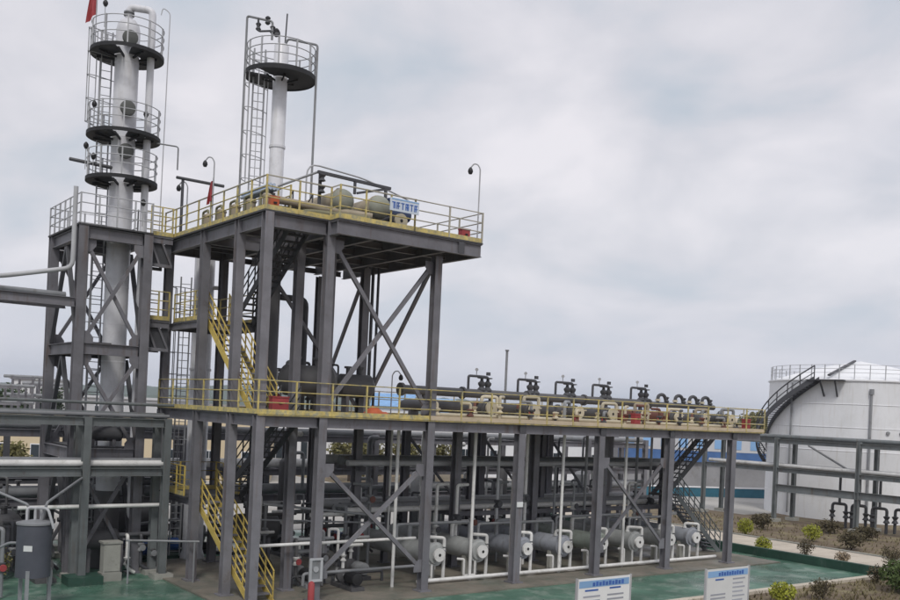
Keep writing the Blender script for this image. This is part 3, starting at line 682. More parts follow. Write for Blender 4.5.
# deck-level coolers: cream flanged ends behind the railing
def deck_label(i): return f'dark cooler with cream flange on the long deck behind railing, {ORD[i]} from the left'
d0 = None; DXS = [24.0, 26.3, 28.6, 30.9, 33.2, 35.5, 37.5, 39.2]
for i, x_ in enumerate(DXS):
    if d0 is None:
        d0 = exchanger('deck_exchanger', deck_label(0), (x_, 29.8, ZD+.58), 35.6, .26, 'vessel_dark', 'coolers on the long deck', ZD+.03, white=False)
        c = Vector((x_, 29.8, ZD+.58))
        MB().tube([c+Vector((.0, .3, .2)), c+Vector((0, .3, .45)), c+Vector((.55, .0, .45)), c+Vector((.55, 0, -.55))], .075, 8, .12).build('cream_pipe', 'cream', d0)
        MB().lathe([(.14, -.03), (.14, .03)], c+Vector((.55, 0, .1)), n=14).build('flange', 'cream', d0)
        MB().tube([c+Vector((-.5, .1, -.55)), c+Vector((-.5, .1, .2)), c+Vector((-.1, .4, .2))], .06, 8, .12).build('rust_pipe', 'brown_red', d0)
        MB().lathe([(.05, -.14), (.13, -.12), (.06, 0), (.13, .12), (.05, .14)], c+Vector((-.5, .1, -.1)), n=12).build('valve', 'cream', d0)
    else:
        c_ = copy_tree(d0, (x_ - DXS[0], random.uniform(-.25, .25), 0), deck_label(i))
        for ch in c_.children:
            nm_ = ch.name.split('.')[0]
            if nm_ in ('cream_pipe', 'rust_pipe', 'valve', 'shell'):
                sl = ch.material_slots[0]; sl.link = 'OBJECT'
                sl.material = MATS[random.choice({'cream_pipe': ('cream', 'cream', 'pipe_grey', 'beige'), 'rust_pipe': ('brown_red', 'pipe_dark', 'olive'), 'valve': ('cream', 'pipe_dark', 'brown_red'), 'shell': ('vessel_dark', 'brown_red', 'pipe_dark', 'vessel_dark')}[nm_])]
            if nm_ == 'cream_pipe': ch.scale.x = random.choice((1, -1)); ch.location.z = random.uniform(-.12, .1)
hd = thing('header_pipe', 'long dark header pipe running along the deck above the coolers', 'pipe', (28, 32, ZD+.03))
MB().tube([(21.4, 32, 7.48), (35.9, 32, 7.48)], .19, 14).build('pipe_run', 'vessel_dark', hd)
MB().tube([(35.9, 32, 7.48), (41.0, 32, 7.48)], .13, 12).build('pipe_run', 'vessel_dark', hd)
MB().lathe([(.27, 0), (.27, .12)], (21.3, 32, 7.48), (1, 0, 0), 18).build('end_flange', 'vessel_dark', hd)
for x_ in (22.5, 26, 29.5, 33, 35.4, 39.5): MB().beam((x_, 32, ZD+.03), (x_, 32, 7.3), .14, .14).build('support', 'steel_dark', hd)
for x_ in (24.4, 28, 31.5, 35.9): MB().lathe([(.26, 0), (.26, .1)], (x_, 32, 7.48), (1, 0, 0), 18).build('flange', 'vessel_dark', hd)
# valve loops over the header
def loop_label(i): return f'dark pipe loop with paired valves above the header, {ORD[i]} from the left'
l0 = None; LXS = [24.75, 27.5, 29.75, 32.1, 34.7]
for i, x_ in enumerate(LXS):
    if l0 is None:
        l0 = thing('valve_loop', loop_label(0), 'valve loop', (x_, 32, 7.6), 'valve loops above the header')
        MB().tube([(x_, 32, 7.55), (x_, 32, 8.22), (x_+.8, 32, 8.22), (x_+1.05, 32, 8.2), (x_+1.05, 32, 7.6)], .055, 8, .08).build('loop_pipe', 'pipe_dark', l0)
        for k, (dx_, h_) in enumerate(((.72, 7.86), (1.05, 7.86))):
            MB().lathe([(.13, -.27), (.19, -.24), (.19, -.19), (.10, -.08), (.16, .02), (.16, .1), (.08, .16), (.06, .26), (.2, .28), (.2, .32)], (x_+dx_, 32, h_), n=12).build('valve', 'pipe_dark', l0)
        MB().tube([(x_+.72, 32, 7.6), (x_+.72, 32, 8.2)], .04, 8).build('branch_pipe', 'pipe_dark', l0)
        g = MB().tube([(x_+.42, 32, 8.22), (x_+.42, 32, 8.45)], .018, 6).build('gauge_stem', 'pipe_grey', l0)
        MB().lathe([(.07, -.03), (.07, .03)], (x_+.42, 32, 8.5), dirv(0, -1), 12).build('gauge', 'grey_rail', g)
        MB().box(x_+.98, x_+1.14, 31.95, 32.05, 8.28, 8.42).build('lamp_box', 'pipe_dark', l0, smooth=False)
    else: copy_tree(l0, (x_ - LXS[0], 0, 0), loop_label(i))
b0 = None; BXS = [37.0, 38.3, 39.4, 40.4]
def bend_label(i): return f'short pale gooseneck pipe at the right end of the header, {ORD[i]} from the left'
for i, x_ in enumerate(BXS):
    if b0 is None:
        b0 = thing('gooseneck_pipe', bend_label(0), 'pipe', (x_, 32, 7.5), 'gooseneck pipes at header end')
        MB().tube([(x_-.35, 32, 7.5), (x_-.35, 32, 7.95), (x_+.1, 32, 8.0), (x_+.35, 32, 7.5)], .085, 8, .3, 6).build('bend', 'pipe_dark', b0)
        MB().lathe([(.13, -.05), (.13, .05)], (x_-.35, 32, 7.7), n=12).build('flange', 'cream', b0)
        MB().lathe([(.08, -.14), (.15, -.1), (.07, 0), (.14, .1), (.06, .14)], (x_+.3, 32, 7.75), n=12).build('valve', 'pipe_dark', b0)
    else: copy_tree(b0, (x_ - BXS[0], 0, 0), bend_label(i))
mast = thing('mast', 'slim upright grey mast above the header between first and second valve loops', 'mast', (27.3, 32.6, ZD+.03))
MB().tube([(27.3, 32.6, ZD+.03), (27.3, 32.6, 9.45)], .055, 8).build('pole', 'pipe_grey', mast); MB().lathe([(.09, 0), (.09, .06)], (27.3, 32.6, 9.45), n=10).build('cap', 'pipe_grey', mast)
pipe('low pipe along the deck edge behind the railing, cream coloured', [(21.2, 29.2, ZD+.25), (40, 29.2, ZD+.25)], .07, 'cream')
for i, x_ in enumerate((22.5, 26, 30, 34, 38)):
    pass

# ------------------------------------------------------------------ equipment on the top deck
uc = exchanger('overhead_cooler', 'beige cooler with green-grey end on the top deck beside the corner', (16.62, 29.2, ZT+.85), 33.2, .38, 'beige', 'coolers on the top deck', ZT, white=False)
MB().lathe([(.02, -.42), (.2, -.40), (.36, -.3), (.41, -.18), (.41, -.04)], (16.62, 29.2, ZT+.85), (0, 1, 0), 24).build('domed_cover', 'cover_grey', uc)
uc2 = exchanger('overhead_cooler', 'olive and beige cooler on the top deck next to the blue lettered sign', (18.0, 29.0, ZT+.82), 33.0, .38, 'beige', 'coolers on the top deck', ZT, white=False)
MB().lathe([(.02, -.42), (.2, -.40), (.36, -.3), (.41, -.18), (.41, -.04)], (18.0, 29.0, ZT+.82), (0, 1, 0), 24).build('domed_cover', 'cover_grey', uc2)
exchanger('overhead_cooler', 'low dark cooler under the blue lettered sign on the top deck', (18.75, 28.9, ZT+.42), 32.5, .26, 'pipe_dark', 'coolers on the top deck', ZT, white=False)
dm = drum('deck_drum', 'dark blue drum behind the lettered sign on the top deck', (19.2, 29.6, ZT+.86), 1.0, .24, (1, 0, 0), 'blue_dark', ZT)
pipe('thick brown pipe lying on the top deck beside the coolers', [(14.2, 29.35, ZT+.55), (16.0, 29.3, ZT+.5), (17.5, 28.5, ZT+.35)], .13, 'beige', bend=.4)
pipe('olive pipe lying on the top deck near its corner', [(14.3, 29.8, ZT+.35), (16.1, 29.0, ZT+.3), (17.3, 28.3, ZT+.22)], .10, 'olive', bend=.3)
gt = thing('pipe_gantry', 'dark pipe gantry standing over the coolers on the top deck', 'gantry', (16.9, 30, ZT))
for (x_, y_) in ((16.0, 29.6), (18.7, 29.6)): MB().beam((x_, y_, ZT), (x_, y_, ZT+1.76), .09, .09).build('post', 'steel_dark', gt)
MB().beam((15.9, 29.6, ZT+1.82), (18.9, 29.6, ZT+1.75), .10, .10).build('beam', 'steel_dark', gt)
MB().beam((17.5, 29.6, ZT+1.35), (18.7, 29.6, ZT+1.7), .08, .08).build('strut', 'steel_dark', gt)
MB().beam((17.4, 29.6, ZT+1.3), (17.4, 29.6, ZT+1.75), .08, .08).build('hanger', 'steel_dark', gt)
for z_ in (1.2, 1.6): MB().lathe([(.06, -.13), (.13, -.1), (.06, 0), (.13, .1), (.06, .13)], (16.0, 29.45, ZT+z_), n=10).build('valve', 'pipe_dark', gt)
pipe('long pale pipe rising to the gantry across the top deck', [(14.7, 30.2, ZT+1.2), (16.0, 29.72, ZT+1.86)], .04, 'pipe_grey')
sg = thing('lettered_sign', 'pale blue sign with dark blue lettering hung on the top deck railing', 'sign', (18.4, 27.86, ZT+.6))
MB().box(17.8, 19.0, 27.84, 27.872, ZT+.56, ZT+1.0).build('panel', 'sign_white', sg, smooth=False)
MB().box(17.86, 18.98, 27.83, 27.838, ZT+.95, ZT+.985).build('print_strip', 'print_sky', sg, smooth=False)
for k in range(6):                       # blurred block strokes, as far as they can be read
    x0 = 17.87 + k*.185; pm = MB()
    pm.box(x0, x0+.14, 27.828, 27.836, ZT+.84, ZT+.87); pm.box(x0+.055, x0+.09, 27.828, 27.836, ZT+.64, ZT+.84)
    if k % 2: pm.box(x0, x0+.03, 27.829, 27.837, ZT+.64, ZT+.84); pm.box(x0, x0+.14, 27.8275, 27.8355, ZT+.73, ZT+.755)
    if k % 3 == 0: pm.box(x0+.11, x0+.14, 27.829, 27.837, ZT+.64, ZT+.84)
    pm.build('character', 'print_blue', sg, smooth=False)
hoop = pipe('thin grey hoop rail above the coolers on the top deck', [(16.2, 31, ZT+1.0), (16.2, 31, ZT+2.45), (18.6, 31, ZT+2.3), (21, 31, ZT+1.75), (21, 31, ZT)], .03, 'grey_rail', 'hoop_rail', .5)
davit = thing('davit', 'dark pipe davit near the left edge of the top deck', 'davit', (13.75, 36.6, ZT))
MB().tube([(13.75, 36.6, ZT), (13.75, 36.6, ZT+2.35)], .06, 8).build('post', 'pipe_dark', davit); MB().tube([(13.55, 36.75, ZT+2.4), (14.9, 35.3, ZT+2.05)], .06, 8).build('arm', 'pipe_dark', davit)

# swan-neck floodlights
def lamp(label, p, h, d=-1.0, z=ZT):
    t = thing('swan_neck_lamp', label, 'lamp', (p[0], p[1], z), 'swan neck lamps'); b = Vector((p[0], p[1], z)); s = R0*d
    MB().tube([b, b+Vector((0, 0, h)), b+s*.1+Vector((0, 0, h+.16)), b+s*.24+Vector((0, 0, h+.18)), b+s*.36+Vector((0, 0, h+.02))], .025, 6, .08).build('pole', 'grey_rail', t)
    MB().lathe([(.03, .1), (.08, .03), (.10, -.06), (.06, -.15)], b+s*.36+Vector((0, 0, h-.06)), n=12).build('lamp_head', 'black', t)
    MB().box(b.x-.07, b.x+.07, b.y-.07, b.y+.07, b.z, b.z+.03).build('base', 'grey_rail', t, smooth=False)
lamp('swan neck lamp at the front right corner of the top deck', (21.8, 28.05), 2.75)
lamp('swan neck lamp behind the coolers in the middle of the top deck', (20.8, 36.4), 3.0)
lamp('swan neck lamp by the left edge of the top deck behind the flag', (14.6, 35.6), 3.0)
lamp('swan neck lamp at the left end of the header on the long deck', (21.9, 33.5), 1.75, z=ZD+.03, d=1)
lamp('swan neck lamp standing nearest the davit on the top deck', (14.3, 37.5), 2.3, z=ZT)

def flag(label, p, h, fw, fh, d=-1):
    t = thing('flag', label, 'flag', p); b = V3(p)
    MB().tube([b, b+Vector((0, 0, h))], .022, 6).build('flagpole', 'grey_rail', t)
    mb = MB(); nx, nz = 7, 8
    for j in range(nz+1):
        for i in range(nx+1):
            u = i/nx; w = j/nz
            mb.v.append(b + R0*d*(u*fw*(.45+.25*w)) + FW*(.07*math.sin(u*9+w*2)) + Vector((0, 0, h - .04 - fh*w*(1) - u*fh*.30)))
    for j in range(nz):
        for i in range(nx): mb.f.append((j*(nx+1)+i, j*(nx+1)+i+1, (j+1)*(nx+1)+i+1, (j+1)*(nx+1)+i))
    mb.build('cloth', 'red', t)
flag('red flag hanging from the top platform of the tall white column', rgt(T1, -1.2, -.2, 19.95), 2.9, .55, 1.35)
flag('small red flag drooping over the yellow railing of the top deck', (13.52, 33.0, ZT), 1.75, .28, .75)

def box_thing(nm, label, cat, x0, x1, y0, y1, z0, z1, mt, lid=None, handle='black'):
    t = thing(nm, label, cat, ((x0+x1)/2, (y0+y1)/2, z0))
    MB().box(x0, x1, y0, y1, z0+.06, z1).build('body', mt, t, smooth=False)
    MB().box(x0-.02, x1+.02, y0-.02, y1+.02, z1+.002, z1+.05).build('lid', lid or mt, t, smooth=False)
    for a in (x0+.04, x1-.04): MB().box(a-.03, a+.03, y0+.02, y1-.02, z0, z0+.058).build('foot', 'black', t, smooth=False)
    MB().box((x0+x1)/2-.06, (x0+x1)/2+.06, y0-.035, y0-.022, z1-.2, z1-.14).build('latch', handle, t, smooth=False)
    return t
box_thing('fire_box', 'pinkish red fire box behind the railing right of the tall corner column', 'fire box', 14.15, 14.75, 28.75, 29.0, ZD+.03, ZD+.58, 'red')
box_thing('fire_box', 'red fire box on the long deck near its middle', 'fire box', 31.35, 31.7, 28.6, 28.85, ZD+.03, ZD+.6, 'red')
box_thing('fire_box', 'red fire box near the right end of the long deck', 'fire box', 39.15, 39.5, 28.6, 28.85, ZD+.03, ZD+.6, 'red')
box_thing('fire_box', 'red fire box at the right corner of the top deck', 'fire box', 21.15, 21.5, 28.1, 28.35, ZT, ZT+.42, 'red')
box_thing('fire_box', 'orange fire box beside the corner railing post of the top deck', 'fire box', 13.75, 14.05, 28.7, 28.9, ZT, ZT+.45, 'orange_red')
tarp = MB()
for j in range(7):
    for i in range(11):
        u, w = i/10, j/6
        tarp.v.append(Vector((17.6+u*1.5, 28.75+w*.6, ZD+.04+.34*math.sin(PI*u)*math.sin(PI*w)*(1+.3*math.sin(u*13+w*5)))))
for j in range(6):
    for i in range(10): tarp.f.append((j*11+i, j*11+i+1, (j+1)*11+i+1, (j+1)*11+i))
tarp.build('tarpaulin', 'orange_red', label='crumpled orange red tarpaulin lying on the deck behind the X brace', cat='tarpaulin')
bb = thing('red_bollard', 'red bollard at the foot of the second front column', 'bollard', (15.55, 28.1, 0))
MB().lathe([(.11, .06), (.11, .75), (.08, .82), (.02, .85)], (15.55, 28.1, 0), n=16).build('post', 'red', bb); MB().lathe([(.16, 0.061), (.16, .1)], (15.55, 28.1, 0), n=16).build('base', 'red', bb)
jb = thing('junction_box', 'pale grey framed junction box on the foot of the second front column', 'junction box', (15.85, 28.4, .8))
MB().box(15.64, 16.06, 28.40, 28.49, .82, 1.5).build('back_box', 'pipe_grey', jb, smooth=False)
for (a, b, c, d) in ((15.6, 16.1, .76, .84), (15.6, 16.1, 1.48, 1.56), (15.6, 15.69, .845, 1.475), (16.01, 16.1, .845, 1.475)):
    MB().box(a, b, 28.36, 28.398, c, d).build('frame_bar', 'grey_rail', jb, smooth=False)
MB().lathe([(.1, 0), (.1, .03)], (15.85, 28.395, 1.18), (0, -1, 0), 16).build('dial', 'grey_rail', jb)
tg = MB().box(24.68, 24.98, 28.435, 28.47, 3.05, 3.25).build('tag_plate', 'board_white', None, smooth=False, label='small white plate fixed on the fourth front column', cat='plate')

# ------------------------------------------------------------------ pipe racks
def rack(nm, label, posts, zs, y0, y1, axis, z1, mt='rack_steel', s=.26, pz=0.0):
    t = thing(nm, label, 'pipe rack', (0, 0, 0) if 0 else ((posts[0] if axis == 'x' else (y0+y1)/2), ((y0+y1)/2 if axis == 'x' else posts[0]), 0))
    def P(l, w, z): return (l, w, z) if axis == 'x' else (w, l, z)
    for l in posts:
        for w in (y0, y1):
            q = P(l, w, pz)
            inst('post', ('rk', round(z1-pz, 2), s), lambda k: k.ibeam((0, 0, 0), (0, 0, z1-pz), s, s, (0, 1, 0), .03, .02), mt, q, t)
            inst('footing', 'footing', lambda k: k.box(-.35, .35, -.35, .35, 0, .22), 'concrete', (q[0], q[1], -.04), t)
        for z in zs: MB().ibeam(P(l, y0+s/2+.01, z-.02), P(l, y1-s/2-.01, z-.02), .16, .24).build('cross_beam', mt, t)
    for w in (y0, y1):
        for z in zs:
            for a, b in zip(posts[:-1], posts[1:]):
                MB().ibeam(P(a+s/2+.005, w, z), P(b-s/2-.005, w, z), .2, .3).build('beam', mt, t)
    return t
rk = rack('pipe_rack', 'grey green pipe rack crossing in front of the left tower', [-12.0, -6.0, 0.0, 5.0, 10.05, 12.95], (5.75, 3.95), 34.9, 35.95, 'x', 5.92)
LP = [('pale green pipe along the top of the left rack', 35.75, 6.0, .10, 'rack_steel'), ('thin grey pipe on top of the left rack', 35.2, 5.98, .08, 'pipe_grey'),
      ('bright white pipe on the lower tier of the left rack', 35.1, 4.23, .12, 'pipe_white'), ('second grey pipe on the lower tier of the left rack', 35.6, 4.26, .15, 'pipe_grey'),
      ('pale pipe on the left rack lower tier, rear side', 35.35, 4.19, .08, 'pipe_white')]
for i, (lb, y_, z_, r_, mt_) in enumerate(LP): pipe(lb, [(-12, y_, z_+.02), (13.1, y_, z_+.02)], r_, mt_, 'rack_pipe')
pipe('thin dark green handline pipe held above the left rack', [(-12, 35.0, 6.45), (13.2, 35.0, 6.42)], .06, 'rack_steel')
pipe('white pipe at low level left of the stairs below the rack', [(8.0, 35.5, 2.66), (13.3, 35.5, 2.66), (13.3, 35.5, 0)], .075, 'pipe_white')
MB().box(9.5, 10.7, 34.4, 35.3, -.045, .30).build('plinth', 'green_kerb', None, smooth=False, label='dark green plinth under the left rack post', cat='plinth')
# cable bridge into the left tower
cb = thing('pipe_bridge', 'dark beam bridge entering the left tower from the left edge', 'bridge', (6, 36.6, 10))
for y_, z_ in ((36.4, 10.05), (37.6, 10.05)): MB().ibeam((-4, y_, z_), (9.82, y_, z_), .2, .34).build('beam', 'steel', cb)
for x_ in (-1, 2, 5, 8): MB().ibeam((x_, 36.5, 10.02), (x_, 37.5, 10.02), .12, .2).build('cross_beam', 'steel', cb)
pipe('white pipe sloping up from left edge then climbing the left tower', [(-4, 36.75, 9.6), (7.4, 36.75, 10.75), (9.62, 36.1, 11.25), (9.62, 36.1, 14.2)], .085, 'pipe_grey2', bend=.3)
pipe('grey pipe lying on the beam bridge left of the tower', [(-4, 37.2, 10.35), (9.7, 37.2, 10.35)], .12, 'pipe_grey')

rr_ = rack('pipe_rack', 'grey pipe rack on posts in front of the white storage tank', [15, 21.5, 28.0, 34.15, 40.3, 46.5], (5.6, 3.6), 58.8, 61.0, 'y', 5.85)
for i, (lb, x_, z_, r_, mt_) in enumerate((('green grey pipe along the top of the right rack', 59.2, 5.93, .16, 'rack_steel'), ('dark pipe on top of the right rack, far side', 60.4, 5.9, .12, 'pipe_dark'),
                     ('pale pipe on the lower tier of the right rack', 59.4, 3.9, .14, 'pipe_white'), ('second grey pipe on the lower tier of the right rack', 60.2, 3.9, .13, 'pipe_grey'))):
    pipe(lb, [(x_, 15, z_), (x_, 46.5, z_)], r_, mt_, 'rack_pipe')
MB().ibeam((58.8, 15, 2.35), (58.8, 40.15, 2.35), .24, .5).build('low_beam', 'rack_steel', rr_)
pipe('diagonal grey pipe brace behind the right rack', [(60.0, 38.6, 5.4), (60.0, 35.6, 3.95)], .07, 'pipe_grey', bend=0)
# manifolds at the foot of the right rack
for i, (x_, y_) in enumerate(((60.2, 36.2), (60.4, 34.9), (60.1, 33.3), (60.6, 32.0))):
    t = thing('valve_manifold', ['dark valve manifold below the right rack beside its middle post', 'tall dark valve manifold below the right rack, second from its post', 'dark valve manifold low at the right edge of the view',
              'dark valve manifold farthest right under the rack'][i], 'valve', (x_, y_, 0))
    MB().tube([(x_, y_-.5, 0), (x_, y_-.5, 1.6), (x_, y_+.5, 1.6), (x_, y_+.5, 0)], .1, 8, .2).build('pipework', 'pipe_dark', t)
    MB().tube([(x_, y_, 1.6), (x_, y_, 3.5-.02)], .09, 8).build('riser', 'pipe_dark', t)
    for k in (-.5, .5): MB().lathe([(.1, -.25), (.22, -.2), (.1, 0), (.22, .2), (.1, .25)], (x_, y_+k, .9), n=12).build('valve', 'pipe_dark', t)
    MB().lathe([(.25, 0), (.25, .03), (.05, .05)], (x_, y_, 2.2), (-1, 0, 0), 14).build('handwheel', 'pipe_dark', t)

# ------------------------------------------------------------------ storage tank
TC = Vector((70.6, 41.2, 0)); TR, TH = 6.7, 10.2
tk = thing('storage_tank', 'big white cylindrical storage tank with curved stairway and roof rail', 'tank', TC)
for k in range(6):
    z0 = -.04 + k*TH/6; dr = (5-k)*.004
    MB().lathe([(TR+dr, 0), (TR+dr, TH/6)], TC+Vector((0, 0, z0)), n=72).build('shell_course', 'tank_white', tk)
for k in range(1, 6): MB().lathe([(TR+.022, 0), (TR+.034, .02), (TR+.034, .05), (TR+.022, .07)], TC+Vector((0, 0, k*TH/6-.07)), n=72).build('weld_seam', 'tank_white', tk)
MB().lathe([(TR+.1, 0), (TR+.1, .1)], TC+Vector((0, 0, TH-.05)), n=72).build('top_curb', 'tank_white', tk)
MB().lathe([(TR+.02, 0), (TR*.66, .75), (TR*.33, 1.35), (.1, 1.75)], TC+Vector((0, 0, TH+.05)), n=72).build('roof', 'tank_white', tk)
ring_railing(tk, TC, TR-.1, TH+.08, n=40, h=1.05)
tow = math.atan2(-TC.y, -TC.x)                                   # bearing from the tank towards the camera
stw = MB(); a_s, a_e = tow - 2.5, tow - .42
NS = 56
def hp(t, r, dz=0.0): w = a_s + (a_e-a_s)*t; return Vector((TC.x+r*math.cos(w), TC.y+r*math.sin(w), 1.2 + (TH-1.2)*t + dz))
sp = None
for r_ in (TR+.85, TR+.08):
    vs = []
    for i in range(NS+1):
        w = a_s + (a_e-a_s)*i/NS
        for rr_s, dz in ((-.03, -.22), (.03, -.22), (.03, .22), (-.03, .22)): q = hp(i/NS, r_+rr_s, dz); vs.append(q)
    fs = [(4*i+j, 4*i+(j+1) % 4, 4*i+4+(j+1) % 4, 4*i+4+j) for i in range(NS) for j in range(4)] + [(0, 1, 2, 3), (4*NS+3, 4*NS+2, 4*NS+1, 4*NS)]
    o_ = MB().add(vs, fs).build('stair_stringer' if sp else 'spiral_stair', 'steel_dark', sp or tk); sp = sp or o_
for i in range(NS):
    q = hp((i+.5)/NS, TR+.465); w = a_s + (a_e-a_s)*(i+.5)/NS
    inst('tread', 'tank_tread', lambda k: k.box(-.36, .36, -.12, .12, -.02, .02), 'steel_dark', q, sp, w)
hr = MB().tube([hp(i/NS, TR+.85, 1.0) for i in range(NS+1)], .05, 6); hr.tube([hp(i/NS, TR+.85, .5) for i in range(NS+1)], .035, 6)
hr.build('handrail', 'steel_dark', sp)
for i in range(0, NS+1, 4): q = hp(i/NS, TR+.85); MB().box(q.x-.03, q.x+.03, q.y-.03, q.y+.03, q.z, q.z+1.0).build('baluster', 'steel_dark', sp, smooth=False)
MB().ring(TC, TR+.06, TR+1.0, TH-.08, TH, 10, a_e-.08, a_e+.28).build('landing', 'steel_dark', tk)
for w in (a_e+.06, a_e+.2): d = Vector((math.cos(w), math.sin(w), 0)); MB().beam(TC+d*(TR+.02)+Vector((0, 0, TH-1.2)), TC+d*(TR+.9)+Vector((0, 0, TH-.1)), .1, .1).build('bracket', 'steel_dark', tk)
w2 = a_e+.1; MB().beam(TC+Vector((math.cos(w2)*TR, math.sin(w2)*TR, TH+.35)), TC+Vector((math.cos(w2)*TR*.2, math.sin(w2)*TR*.2, TH+1.75)), .2, .12).build('roof_walkway', 'steel_dark', tk)
w3 = tow + .12; dd = Vector((math.cos(w3), math.sin(w3), 0)); MB().tube([TC+dd*(TR+.15)+Vector((0, 0, TH-.9)), TC+dd*(TR+.15)+Vector((0, 0, .2))], .09, 8).build('level_pipe', 'pipe_grey', tk)
MB().lathe([(.16, -.2), (.16, .2)], TC+dd*(TR+.15)+Vector((0, 0, TH-.8)), n=10).build('gauge_head', 'pipe_grey', tk)
w4 = tow - .75; dd = Vector((math.cos(w4), math.sin(w4), 0)); MB().tube([TC+dd*(TR+.15)+Vector((0, 0, TH-.2)), TC+dd*(TR+.15)+Vector((0, 0, .2))], .07, 8).build('drain_pipe', 'pipe_grey', tk)
for k in range(2):
    w5 = tow + .3 + .14*k; dd = Vector((math.cos(w5), math.sin(w5), 0)); MB().lathe([(.13, 0), (.13, .18), (.05, .2)], TC+dd*(TR-.05)+Vector((0, 0, 6.5)), dd, 12).build('nozzle', 'pipe_grey', tk)
# bund wall, painted teal
bw = thing('bund_wall', 'low teal painted bund wall beyond the deck right end', 'wall', (72, 53, 0))
for i in range(7):
    a = Vector((55 + i*4.2, 62.6 - i*1.9, 0)); b = a + Vector((4.1, -1.86, 0))
    MB().beam(a+Vector((0, 0, .36)), b+Vector((0, 0, .36)), .3, .82).build('panel', 'teal', bw, smooth=False)
    MB().beam(a+Vector((0, 0, .83)), b+Vector((0, 0, .83)), .4, .1).build('coping', 'white_wall', bw, smooth=False)

# ------------------------------------------------------------------ items at the left
kt = thing('buffer_tank', 'dark grey cylindrical tank on legs with pipes on its lid', 'tank', (7.45, 30.8, 0))
c = Vector((7.45, 30.8, 0))
MB().lathe([(.3, 1.08), (.5, 1.12), (.5, 1.16), (.5, 2.68), (.48, 2.70)], c, n=32).build('shell', 'tank_slate', kt)
MB().lathe([(.53, 2.702), (.53, 2.76), (.4, 2.79), (.1, 2.84)], c, n=32).build('lid', 'pipe_grey', kt)
for k in range(3):
    w = math.atan2(-FW.y, -FW.x) + .1 + k*2*PI/3; d = Vector((math.cos(w), math.sin(w), 0))
    MB().beam(c+d*.49, c+d*.49+Vector((0, 0, 1.35)), .1, .1).build('leg', 'pipe_grey', kt)
    MB().box(c.x+d.x*.49-.12, c.x+d.x*.49+.12, c.y+d.y*.49-.12, c.y+d.y*.49+.12, .0, .02).build('foot_plate', 'pipe_grey', kt, smooth=False)
lbm = MB(); qd = dirv(.08, -1); q = c + qd*.507 + Vector((0, 0, 2.02)); lbm.beam(q - R0*.13, q + R0*.13, .012, .17); lbm.build('label_plate', 'board_white', kt, smooth=False)
for nm, pts, mt_ in (('lid_pipe', [c+Vector((0, 0, 2.8)), c+Vector((0, 0, 3.2)), rgt(c, .42, -.1, 3.2), rgt(c, .62, -.1, 2.6)], 'pipe_grey2'),
                ('lid_pipe', [rgt(c, -.25, 0, 2.78), rgt(c, -.25, 0, 3.2), rgt(c, .1, .2, 3.15), rgt(c, .1, .2, 2.78)], 'pipe_grey2'),
                ('inlet_pipe', [rgt(c, -.3, .2, 2.76), rgt(c, -.3, .2, 3.25), rgt(c, -1.6, .3, 3.7)], 'pipe_grey'),
                ('outlet_pipe', [rgt(c, -.45, 0, 2.1), rgt(c, -.75, 0, 2.1), rgt(c, -1.3, .1, 1.8)], 'pipe_grey'),
                ('vent_pipe', [rgt(c, .15, .1, 2.78), rgt(c, .3, .1, 3.35), (9.9, 34.75, 3.75)], 'pipe_grey')):
    MB().tube(pts, .042, 8, .12).build(nm, mt_, kt)
cbn = thing('control_cabinet', 'pale grey cabinet standing beside the left rack post', 'cabinet', (11.6, 36.9, 0))
cc = Vector((11.45, 35.45, 0))
MB().box(10.85, 11.45, 34.95, 35.4, .3, 1.35).build('body', 'concrete', cbn, smooth=False); MB().box(10.8, 11.5, 34.9, 35.45, 1.352, 1.42).build('top', 'concrete', cbn, smooth=False)
MB().box(10.88, 11.42, 34.92, 34.948, .36, 1.3).build('door', 'concrete', cbn, smooth=False); MB().box(10.8, 11.5, 34.9, 35.45, 0, .298).build('plinth', 'concrete', cbn, smooth=False)
for i, (x_, y_, lb) in enumerate(((13.2, 38.6, 'dark blue pump skid left of the stairs'), (14.6, 39.4, 'second dark blue pump skid behind the stairs foot'))):
    t = thing('pump_skid', lb, 'pump', (x_, y_, 0))
    MB().box(x_-.75, x_+.75, y_-.4, y_+.4, 0, .12).build('base_frame', 'green_kerb', t, smooth=False)
    MB().box(x_-.55, x_+.15, y_-.32, y_+.32, .122, .95).build('gearbox', 'blue_dark', t, smooth=False)
    MB().lathe([(.2, 0), (.27, .05), (.27, .5), (.2, .55)], (x_+.16, y_, .55), (1, 0, 0), 16).build('motor', 'blue', t)
    for k in range(4): MB().box(x_-.5+k*.16, x_-.44+k*.16, y_-.35, y_-.322, .2, .9).build('rib', 'blue_dark', t, smooth=False)
    MB().tube([(x_-.3, y_, .95), (x_-.3, y_, 1.5), (x_+.7, y_, 1.6), (x_+.7, y_, .6)], .06, 8, .15).build('pipe', 'pipe_grey', t)
hr_ = thing('hand_rail', 'low grey pipe rail across the floor left of the stairs', 'rail', (12.5, 36, 0))
MB().tube([(11.4, 34.3, 1.55), (13.7, 33.2, 1.55)], .04, 8).build('rail', 'pipe_grey', hr_)
for x_, y_ in ((11.5, 34.25), (13.55, 33.27)): MB().tube([(x_, y_, 0), (x_, y_, 1.55)], .035, 8).build('post', 'pipe_grey', hr_)

